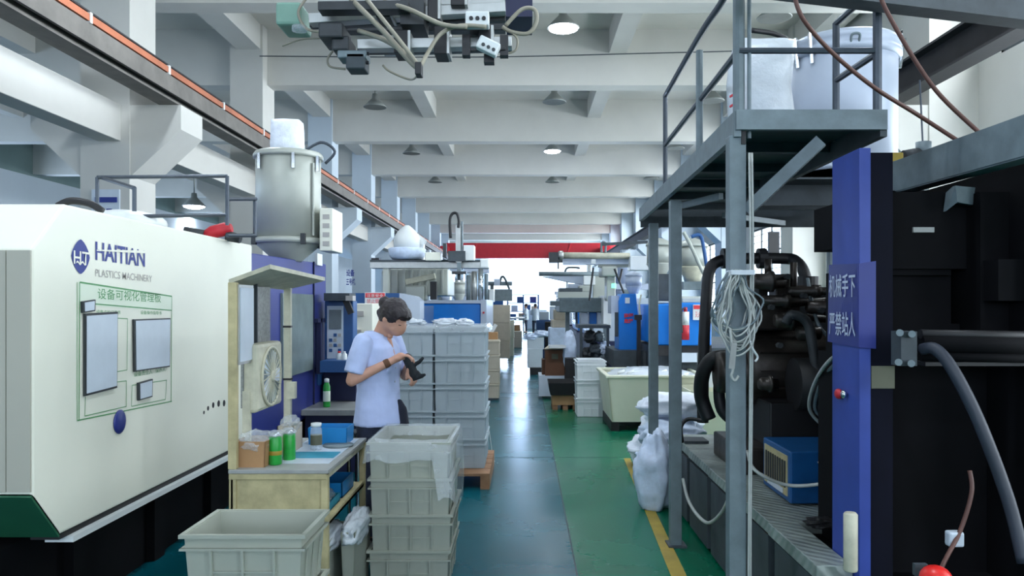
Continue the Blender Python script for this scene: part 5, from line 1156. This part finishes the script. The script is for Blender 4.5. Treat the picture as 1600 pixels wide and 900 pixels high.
# hopper group over m5
chopper('feed_hopper', 'pale grey hopper left of the second platform post', 1030, 432, 372, 40, 12.2, 'hopper')
chopper('feed_hopper', 'cream hopper just right of the second platform post', 1082, 440, 372, 46, 12.4, 'hopper', low='oldwhite')
chopper('feed_hopper', 'small misty hopper above the tall blue cabinet', 990, 459, 424, 26, 12.8, 'hopperblue')
k = MB(); k.scr(1024, 428, 1052, 470, 11.8, 12.4); single(k, 'machine_block', 'steeldark', 'dark metal block under the pale hoppers between the posts', 'machine block', bevel=.01)
for i, pts in enumerate([[PX(1068,362,11.5), PX(1080,385,11.5), PX(1096,420,11.5), PX(1112,450,11.5)], [PX(1080,370,11.6), PX(1094,368,11.6), PX(1100,390,11.6), PX(1106,430,11.6), PX(1108,442,11.65)]]):
    k = MB(); k.tube(pts, .028, 8); single(k, 'feed_pipe', 'hopper' if i == 0 else 'midblue', ['pale feed pipe sloping right of the second post', 'blue grey feed pipe bending beside the sloping pale one'][i], 'pipe', smooth=True)
B(m5, 'guide_frame', 'steel', 1068, 440, 1110, 452, 11.6, 12.0)
k = MB(); k.scr(1202, 362, 1218, 398, 17, 17.1); single(k, 'notice_slate', 'black', 'black rectangular board high beside the barred window', 'board')
ac = thing('wall_unit', 'white wall mounted air unit under the black board', 'air unit', PX(1216, 410, 16.9)); MB().scr(1196, 396, 1240, 410, 16.9, 17.15).build('unit_body', 'white', ac, bevel=.02)

# table with parts, tub, crates, cartons on the right of the aisle
wt = thing('work_table', 'dark steel table loaded with grey clutter in front of the blue cabinet', 'table', (1.1, 13.6, 0)); d = 13.4
B(wt, 'tabletop', 'steeldark', 904, 508, 954, 513, d, d+.8)
for x in (906, 948): B(wt, 'leg', 'steeldark', x, 513, x+4, 592, d, d+.05); B(wt, 'leg', 'steeldark', x, 513, x+4, 592, d+.7, d+.75)
B(wt, 'lower_shelf', 'steeldark', 906, 560, 952, 564, d, d+.8)
for i, (x, y, r, m_) in enumerate([(916, 555, .09, 'darkgrey'), (930, 552, .11, 'steeldark'), (944, 548, .10, 'sackblue'), (922, 530, .10, 'darkgrey'), (936, 528, .08, 'steel')]):
    single(MB().bag(PX(x, y+6, d+.3), (r, .14, r*1.1), 30+i, .25), 'wrapped_part', m_, ['dark wrapped bundle on the lower shelf, left', 'dark wrapped bundle on the lower shelf, middle', 'pale blue bag hanging at the right of the loaded table', 'dark bundle below the tabletop, left', 'grey bundle below the tabletop, right'][i], 'bundle', smooth=True)
single(MB().bag(PX(890, 580, 13.6), (.11, .15, .35), 41, .15), 'white_sack', 'sackblue', 'upright pale sack between the brown boxes and the loaded table', 'sack', smooth=True)
c_d = make_crate('x', .42, .55, .265, 'cratelit', tp=.012)
for i in range(3):
    o = c_d if i == 0 else dup(c_d, (0,0,0)); o.location = (.955, 11.7, .53-.263*i); o['label'] = 'milky crate left of the cream tub, '+['topmost of three', 'middle of three', 'lowest of three'][i]; o['group'] = 'crates left of the cream tub'
single(MB().box(.77, 1.14, 11.5, 11.95, .797, .81), 'crate_lid', 'cratelit', 'flat milky lid on the crates left of the cream tub', 'lid')
tub = thing('cream_tub', 'large cream plastic tub full of white parts on a dark pallet', 'tub', (1.6, 10.7, 0)); x0, x1, y0, y1 = 1.08, 2.25, 10.1, 11.3
k = MB(); k2 = openbox(k, x0+.03, x1-.03, y0+.03, y1-.03, .12, .70, .015, .06); k2.build('tub_body', 'creamtub', tub)
k = MB(); k.box(x0-.06, x1+.06, y0-.06, y0-.0, .68, .715); k.box(x0-.06, x1+.06, y1, y1+.06, .68, .715); k.box(x0-.06, x0, y0, y1, .68, .715); k.box(x1, x1+.06, y0, y1, .68, .715); k.build('tub_rim', 'creamtub', tub, bevel=.01)
for xx in (x0+.02, (x0+x1)/2-.05, x1-.12): MB().box(xx, xx+.1, y0+.05, y1-.05, 0, .12).build('pallet_foot', 'black', tub)
single(MB().bag(((x0+x1)/2, 10.7, .55), (.55, .55, .11), 51, .18), 'white_parts_heap', 'filmthick', 'heap of white bagged parts filling the cream tub', 'parts', smooth=True, kind='stuff')
for i, (x, y) in enumerate([(1.2, 10.3), (1.32, 10.28), (1.5, 10.4), (1.75, 10.35), (1.95, 10.5)]):
    k = MB(); k.cyl((x, y, .72), (x+.09, y+.03, .75), .018, n=8); single(k, 'white_fitting', 'white', ['white moulded fitting at the left front of the cream tub', 'second white fitting from the left in the cream tub', 'white fitting in the middle of the cream tub', 'white fitting right of the middle of the cream tub', 'rightmost white fitting in the cream tub'][i], 'fitting', smooth=True)
tr = openbox(MB(), 2.16, 2.6, 9.5, 9.95, .62, 1.0, .01, .02); single(tr, 'white_bin', 'cratelit', 'white plastic bin standing right of the cream tub, behind the third post', 'bin')
tr = openbox(MB(), 1.95, 2.9, 9.3, 10.02, .0, .6, .015, .03); single(tr, 'cream_bin', 'creamtub', 'lower cream bin under the white bin behind the platform posts', 'bin')
make_pallet('low dark tan pallet under the black tray at the right aisle edge', .43, .82, 12.2, 12.9, .12, 'wood', 4)
single(MB().scr(863, 617, 900, 633, 12.2, 12.8), 'tan_box', 'carton', 'flat tan box between the pallet and the black tray', 'box')
tr = openbox(MB(), .40, .82, 12.15, 12.85, PX(0,617,12.2).z, PX(0,598,12.2).z, .012, .03); single(tr, 'black_tray', 'black', 'black open tray on the tan box at the right aisle edge', 'tray')
single(MB().scr(842, 587, 886, 619, 13.6, 14.3), 'flat_white_box', 'paper', 'flat white box under the dark brown cartons', 'box')
MBx = MB().scr(852, 547, 886, 587, 13.6, 14.2); bo = thing('brown_carton', 'dark brown open carton with a white label at the aisle edge', 'box', PX(869, 587, 13.6)); MBx.build('carton_body', 'cartondark', bo)
B(bo, 'carton_label', 'tan', 862, 553, 872, 561, 13.58, 13.6); MB().slab([PX(850,546,13.6), PX(888,546,13.6), PX(884,541,14.3), PX(856,541,14.3)], (0,0,.01)).build('carton_flap', 'cartonpale', bo)
single(MB().scr(847, 562, 856, 586, 13.8, 14.2), 'brown_carton', 'cartondark', 'narrow brown carton left of the open dark carton', 'box')
single(MB().scr(884, 560, 900, 627, 13.2, 13.8), 'dark_box', 'black', 'black box between the brown carton and the milky crates', 'box')
single(MB().scr(858, 540, 884, 544, 13.4, 13.7), 'white_part', 'white', 'flat white part lying on the brown carton', 'part')
for i, (px0, px1, y0, y1, d, m_, lb) in enumerate([(824, 848, 545, 575, 18.5, 'crateblue', 'milky blue tote at the right aisle edge beyond the cartons, lower'), (824, 850, 527, 546, 18.6, 'crateblue', 'milky blue tote at the right aisle edge beyond the cartons, upper'),
        (858, 884, 512, 598, 16.5, 'sackblue', 'pale square bale behind the brown carton'), (862, 890, 500, 512, 16.6, 'cartonpale', 'pale carton on top of the square bale'), (866, 884, 484, 500, 16.7, 'cartonpale', 'grey carton stack top beyond the square bale'),
        (838, 862, 500, 560, 24, 'midblue', 'far blue grey box behind the misty totes'), (843, 858, 487, 500, 24.1, 'crateblue', 'far pale box on the blue grey box'), (852, 862, 503, 561, 23.5, 'black', 'small black box in front of the far blue grey box')]):
    single(MB().scr(px0, y0, px1, y1, d, d+.7), 'tote_box' if i < 2 else 'carton', m_, lb, 'box', bevel=.02)
MB_ = MB().scr(828, 575, 846, 588, 18.3, 18.8); single(MB_, 'trolley', 'black', 'black trolley base under the misty blue totes', 'trolley')
for i, (px, py, r, d) in enumerate([(832, 527, .16, 18.6), (845, 522, .15, 18.6), (853, 522, .13, 18.7), (872, 508, .14, 16.9)]):
    single(MB().bag(PX(px, py+4, d+.2), (r, .25, r*.5), 60+i, .25), 'plastic_bag', 'sackblue', ['pale bag on the misty blue totes, left', 'pale bag on the misty blue totes, right', 'small pale bag beside the others on the misty blue totes', 'pale bag lying on the square bale'][i], 'plastic bag', smooth=True)
far_machine(1.55, 3.9, 18.5, 6, 1.75, 'hopperblue', 'blue', 'pale moulding machine of the right row beyond the tall cabinet', 1)
far_machine(1.7, 3.9, 26.0, 6, 1.75, 'blue', 'hopperblue', 'far blue moulding machine of the right row', 1)
far_machine(1.8, 3.9, 34.0, 6, 1.8, 'hopperblue', 'blue', 'furthest pale moulding machine of the right row', 1)
# far end: benches, racks, workers
tb = thing('far_table', 'white work table beside the two distant workers', 'table', (-.6, 43, 0)); MB().box(-1.2, .05, 42.5, 44.2, .85, .92).build('tabletop', 'white', tb)
for x in (-1.15, -.05): MB().box(x, x+.06, 42.55, 42.61, 0, .85).build('leg', 'steel', tb)
rkk = thing('storage_rack', 'tall pale storage rack at the bright far end', 'rack', (-.3, 56, 0))
for x in (-1.2, -.1, .95): MB().box(x, x+.09, 56, 56.09, 0, 2.3).build('rack_post', 'midblue', rkk); MB().box(x, x+.09, 56.9, 57, 0, 2.3).build('rack_post', 'midblue', rkk)
for z in (.5, 1.1, 1.7, 2.25): MB().box(-1.2, 1.04, 56, 57, z, z+.05).build('rack_shelf', 'midblue', rkk)
for i, (x, z, h, m_) in enumerate([(-1.0, .55, .4, 'midblue'), (-.4, .55, .45, 'cartonpale'), (.3, .55, .4, 'hopperblue'), (-.9, 1.15, .4, 'hopperblue'), (0, 1.15, .45, 'midblue'), (.5, 1.15, .35, 'cartonpale'), (-.5, 1.75, .4, 'midblue'), (.4, 1.75, .4, 'navy')]):
    single(MB().box(x, x+.45, 56.2, 56.8, z, z+h), 'rack_box', m_, '%s box on the far rack, %s' % ({'midblue':'blue','cartonpale':'tan','hopperblue':'pale','navy':'navy'}[m_], ['lowest level left', 'lowest level middle', 'lowest level right', 'second level left', 'second level middle', 'second level right', 'top level left', 'top level right'][i]), 'box', 'boxes on the far rack')
for i, (x, y, w_, h, m_) in enumerate([(1.6, 50, 1.6, 1.5, 'hopperblue'), (3.4, 49, 1.4, 1.2, 'midblue'), (.1, 53, 1.4, 1.25, 'sackblue'), (2.3, 47, .9, .95, 'sackblue'), (-2.6, 50, 1.3, 1.9, 'midblue')]):
    single(MB().box(x, x+w_, y, y+1, 0, h), 'far_cabinet', m_, ['pale cabinet at the far end right of the workers', 'low blue grey cabinet at the far right end', 'blue grey cabinet at the far end left of the rack', 'low pale blue cabinet straight behind the two distant workers', 'small pale blue cabinet right of the distant workers'][i], 'cabinet', bevel=.02)

# ================================================================ PEOPLE
def skin_fig(name, parts, m_, parent, voxel, sm_=3):
    k = MB()
    for p in parts: p(k)
    o = k.build(name, m_, parent, True, local=True); return remesh(o, voxel, sm_)
wk = thing('person', 'worker in pale blue short sleeved shirt pulling on a dark glove, head bowed', 'person')
P = lambda *a_: Vector(a_)
RS, RE, RW = P(.0,-.175,1.335), P(-.035,-.245,1.10), P(.155,-.095,1.215)
LS, LE, LW = P(.0,.175,1.335), P(.06,.235,1.10), P(.20,.06,1.19)
TILT = .82
hd_c = P(.115, 0, 1.49)
def head(k):
    R = (0, TILT, 0)
    k.ell(hd_c, (.092, .074, .108), R, 28, 20)                                 # skull
    k.ell(hd_c+P(.03,0,-.052), (.066, .054, .066), R, 20, 14)                  # jaw
    Rm = Euler(R).to_matrix()
    f = lambda x, y, z: hd_c+Rm@P(x, y, z)
    k.cap(f(.088,0,.012), f(.112,0,-.022), .009, .013); k.ell(f(.104,0,-.03), (.012,.016,.009), R)  # nose
    k.ell(f(.082,0,-.056), (.016,.024,.007), R); k.ell(f(.080,0,-.068), (.014,.02,.007), R)      # lips
    k.ell(f(.070,0,-.098), (.02,.024,.014), R)                                  # chin
    for s in (-1, 1):
        k.ell(f(.074,s*.033,.024), (.016,.022,.006), R)                         # brow ridge
        k.ell(f(.062,s*.04,-.03), (.022,.02,.02), R)                            # cheek
        k.ell(f(-.005,s*.077,-.008), (.02,.009,.031), R); k.ell(f(.004,s*.08,-.005), (.008,.006,.018), R)  # ears
    k.cap(P(-.005,0,1.33), P(.06,0,1.46), .056, .052)                           # neck
def hand(k, w_, e_, curl, sgn, toward):
    d = (w_-e_).normalized(); side = d.cross(P(0,0,1)).normalized()*sgn; up = side.cross(d).normalized()
    palm = w_+d*.05
    k.cap(w_, w_+d*.075, .024, .027); k.ell(palm, (.04,.034,.018), (0, 0, math.atan2(d.y, d.x)))
    for i, (o_, L_) in enumerate(((-.03,.058),(-.01,.068),(.01,.064),(.03,.05))):
        b = w_+d*.085+side*o_; m1 = b+d*L_*.5+toward*L_*.25*curl; m2_ = m1+d*L_*.25+toward*L_*.5*curl; m3_ = m2_-d*L_*.1*curl+toward*L_*.35*curl
        k.cap(b, m1, .0105, .0095, 8); k.cap(m1, m2_, .0095, .0085, 8); k.cap(m2_, m3_, .0085, .0075, 8)
    b = w_+d*.03-side*.026; t1 = b+d*.03-side*.02+toward*.015; k.cap(b, t1, .013, .011, 8); k.cap(t1, t1+d*.028+toward*.012, .011, .009, 8)
def bodyp(k):
    head(k)
    k.rings([(0,0,.86,.10,.14),(0,0,.95,.10,.135),(.0,0,1.08,.10,.13),(0,0,1.22,.11,.155),(-.005,0,1.32,.09,.16),(-.005,0,1.37,.06,.08)], 28)
    k.cap(RS, RE, .048, .038); k.cap(RE, RW, .038, .025); k.cap(LS, LE, .048, .038); k.cap(LE, LW, .038, .025)
    hand(k, RW, RE, 1.0, 1, P(.3,.2,-.6).normalized())
    hand(k, LW, LW-P(.055,.0,.085)*1.0+P(.02,0,.17), .5, -1, P(-.4,0,-.2).normalized())
    for s in (-1, 1):
        k.cap(P(0,s*.085,.86), P(.012,s*.09,.47), .085, .052); k.cap(P(.012,s*.09,.47), P(-.02,s*.095,.09), .052, .034)
skin_fig('body', [bodyp], 'skin', wk, .0075, 3)
def shirtp(k):
    k.rings([(.005,0,.80,.155,.19),(.005,0,.86,.15,.183),(.0,0,.97,.132,.165),(0,0,1.08,.13,.16),(.005,0,1.2,.135,.175),(0,0,1.30,.118,.178),(-.005,0,1.36,.085,.13),(-.008,0,1.385,.062,.075)], 32)
    for S_, E_ in ((RS, RE), (LS, LE)):
        k.cap(S_+P(0,0,-.0), S_.lerp(E_, .35), .064, .067); k.sweep([S_, S_.lerp(E_, .4), S_.lerp(E_, .82)], [.055, .066, .069], 18)
    # soft folds at chest and waist
    for (x, y, z, a_, b_, c_) in ((.12,-.06,1.16,.02,.05,.03),(.11,.05,1.14,.02,.05,.03),(.02,-.13,1.05,.07,.02,.03)): k.ell((x,y,z), (a_,b_,c_), (0, .3, .3))
sh = skin_fig('shirt', [shirtp], 'shirt', wk, .008, 3)
for v in sh.data.vertices: v.co += v.normal*(.006*noise.noise(v.co*9)+.003*noise.noise(v.co*22))
def collar_half(sg):
    k = MB(); n = 14; rows = []
    for i in range(n+1):
        t = math.radians(22+158*i/n)*sg; c, s_ = math.cos(t), math.sin(t); fr = max(0, 1-i/4)
        top = P(-.008+.068*c, .080*s_, 1.405-.02*fr); mid = P(-.008+.080*c, .096*s_, 1.402-.022*fr)
        low = P(-.008+(.104+.012*fr)*c, (.132)*s_, 1.345-.055*fr)
        rows.append((top, mid, low, low+P(-.006*c,-.006*s_,-.004)))
    for r_ in rows: k.v += list(r_)
    for i in range(n):
        for j in range(4): a_ = 4*i+j; b_ = 4*i+(j+1) % 4; k.f.append((a_, b_, b_+4, a_+4))
    return k
for sg_ in (-1, 1): collar_half(sg_).build('collar', 'shirt', wk, True, local=True)
k = MB(); k.add([P(.076,.006,1.305), P(.088,-.03,1.29), P(.135,-.0,1.2), P(.139,.004,1.2)], [(0,1,2,3)])
k = MB(); k.cap(P(.078,-.0,1.345), P(.124,.0,1.25), .022, .006); k.build('neck_opening', 'skin', wk, True, local=True)
for z in (1.17, 1.08, .98): k = MB(); k.ell(P(.137 if z > 1.1 else .131, -.004, z), (.004,.007,.007)); k.build('button', 'whitetext', wk, True, local=True)
def trp(k):
    k.rings([(0,0,.72,.12,.16),(0,0,.8,.125,.165),(0,0,.92,.115,.155),(0,0,.96,.11,.15)], 28)
    for s in (-1, 1):
        k.sweep([P(0,s*.083,.84), P(.014,s*.09,.48), P(-.012,s*.095,.10)], [.102,.074,.062], 20)
skin_fig('trousers', [trp], 'trousers', wk, .009, 3)
k = MB(); k.rings([(.10,.07,.62,.07,.07),(.10,.07,.8,.08,.08),(.115,.06,.90,.06,.05),(.13,.04,.96,.02,.02)], 20); remesh(k.build('apron', 'apron', wk, True, local=True), .01, 3)
for s in (-1, 1):
    k = MB(); k.cap(P(-.05,s*.1,.045), P(.14,s*.115,.035), .042, .036); remesh(k.build('shoe', 'black', wk, True, local=True), .008, 2)
def hairp(k):
    R = (0, TILT, 0); Rm = Euler(R).to_matrix(); f = lambda x, y, z: hd_c+Rm@P(x, y, z)
    k.ell(f(-.022,0,.022), (.10,.088,.108), R, 28, 18); k.ell(f(.03,0,.08), (.062,.07,.04), R)   # crown, fringe
    k.ell(f(.062,0,.078), (.03,.055,.026), R)
    k.ell(f(-.118,0,.02), (.04,.045,.042), R); k.ell(f(-.08,0,-.04), (.035,.05,.03), R)             # tied back knot
    for s in (-1, 1): k.ell(f(.02,s*.062,.06), (.045,.02,.035), R)
hr = skin_fig('hair', [hairp], 'hair', wk, .006, 2)
for v in hr.data.vertices: v.co += v.normal*(.005*noise.noise(v.co*30)+.003*noise.noise(v.co*70))
Rm = Euler((0, TILT, 0)).to_matrix(); f = lambda x, y, z: hd_c+Rm@P(x, y, z)
for s in (-1, 1):
    k = MB(); k.ell(f(.086,s*.032,.003), (.006,.014,.0045), (0,TILT,0), 12, 8); k.build('eye', 'black', wk, True, local=True)
    k = MB(); k.cap(f(.092,s*.018,.026), f(.084,s*.05,.026), .0035, .0025, 6); k.build('eyebrow', 'hair', wk, True, local=True)
k = MB(); k.cap(RW+(RE-RW).normalized()*.02, RW+(RE-RW).normalized()*.032, .0285, .0285, 16); k.build('wrist_band', 'cartondark', wk, True, local=True)
def glovep(k):
    w0 = LW+P(.0,.0,.01); d = P(.45,-.1,-.85).normalized(); side = P(.75,.1,.4).normalized()
    k.cap(w0-d*.03, w0+d*.02, .034, .032); k.ell(w0+d*.06, (.03,.032,.05), (0, -.4, 0)); k.cap(w0+d*.02, w0+d*.085, .032, .034)
    for i, (o_, L_) in enumerate(((-.028,.045),(-.008,.05),(.012,.055),(.03,.05))):
        b = w0+d*.085+side*o_; q1 = b+d*L_*.6+side*.01; q2 = q1+side*.03+d*.008; k.cap(b, q1, .0145, .013, 10); k.cap(q1, q2, .013, .011, 10)
    b = w0+d*.03+side*.03; k.cap(b, b+side*.04-P(0,0,.0), .015, .013, 10); k.cap(b+side*.04, b+side*.065+P(0,0,.012), .013, .011, 10)
skin_fig('glove', [glovep], 'glove', wk, .005, 2)
wk.location = (-.965, 5.32, 0); wk.rotation_euler = (0, 0, math.radians(-24)); wk.scale = (1.0, 1.0, 1.015)
# two distant workers
def far_person(lb, x, y, rz, h, legs):
    t = thing('person', lb, 'person')
    def bp(k):
        k.ell((0,0,1.52), (.09,.08,.115)); k.cap((0,0,1.36),(0,0,1.46),.05,.045); k.rings([(0,0,.86,.1,.15),(0,0,1.1,.11,.15),(0,0,1.3,.11,.19),(0,0,1.37,.07,.1)], 16)
        for s in (-1, 1):
            k.cap((0,s*.19,1.32),(.04,s*.23,1.08),.05,.04); k.cap((.04,s*.23,1.08),(.26,s*.16,1.05),.04,.028); k.cap((.26,s*.16,1.05),(.34,s*.14,1.05),.03,.025)
            k.cap((0,s*.09,.88),(0,s*.1,.48),.09,.06); k.cap((0,s*.1,.48),(-.02,s*.1,.08),.06,.04); k.cap((-.04,s*.1,.04),(.13,s*.11,.035),.04,.035)
    skin_fig('body', [bp], 'skin', t, .016, 2)
    def sp(k):
        k.rings([(0,0,.72,.16,.2),(0,0,1.0,.14,.17),(0,0,1.3,.135,.2),(0,0,1.39,.07,.1)], 18)
        for s in (-1, 1): k.cap((0,s*.19,1.31),(.04,s*.225,1.08),.07,.06)
    skin_fig('coat', [sp], 'paper', t, .018, 2)
    k = MB()
    def tp(k):
        for s in (-1, 1): k.cap((0,s*.09,.85),(0,s*.1,.48),.1,.08); k.cap((0,s*.1,.48),(-.01,s*.1,.12),.08,.065)
    skin_fig('trousers', [tp], legs, t, .018, 2)
    k = MB(); k.ell((-.02,0,1.56), (.105,.095,.105)); k.build('hair', 'hair', t, True, local=True)
    t.location = (x, y, 0); t.rotation_euler = (0, 0, rz)
far_person('distant worker in white coat facing away, right one of two', .62, 44.5, PI/2, 1.6, 'trousers')
far_person('distant worker in pale coat bending at the white table, left one of two', .1, 46.0, PI, 1.6, 'trousers')

for i, (x0, y0, x1, y1, d, m_, nm, lb, cat) in enumerate([
  (690, 442, 703, 470, 19.0, 'hopper', 'feed_hopper', 'small pale feed tank left of the hanging gripper fingers', 'hopper'),
  (764, 452, 772, 472, 20.5, 'white', 'control_box', 'white control box at the right end of the blue machine top', 'control box'),
  (776, 455, 800, 466, 22.1, 'steel', 'robot_drive', 'grey robot base block over the tall carton column', 'robot'),
  (905, 446, 926, 456, 20.5, 'hopper', 'robot_drive', 'pale robot base above the long grey block', 'robot'),
  (868, 478, 884, 484, 16.75, 'steel', 'robot_drive', 'small far grey robot base above the pale cartons', 'robot'),
  (870, 488, 884, 500, 29.0, 'midblue', 'control_box', 'far blue control box behind the grey carton stack', 'control box')]):
    single(MB().scr(x0, y0, x1, y1, d, d+.5), nm, m_, lb, cat, bevel=.02)
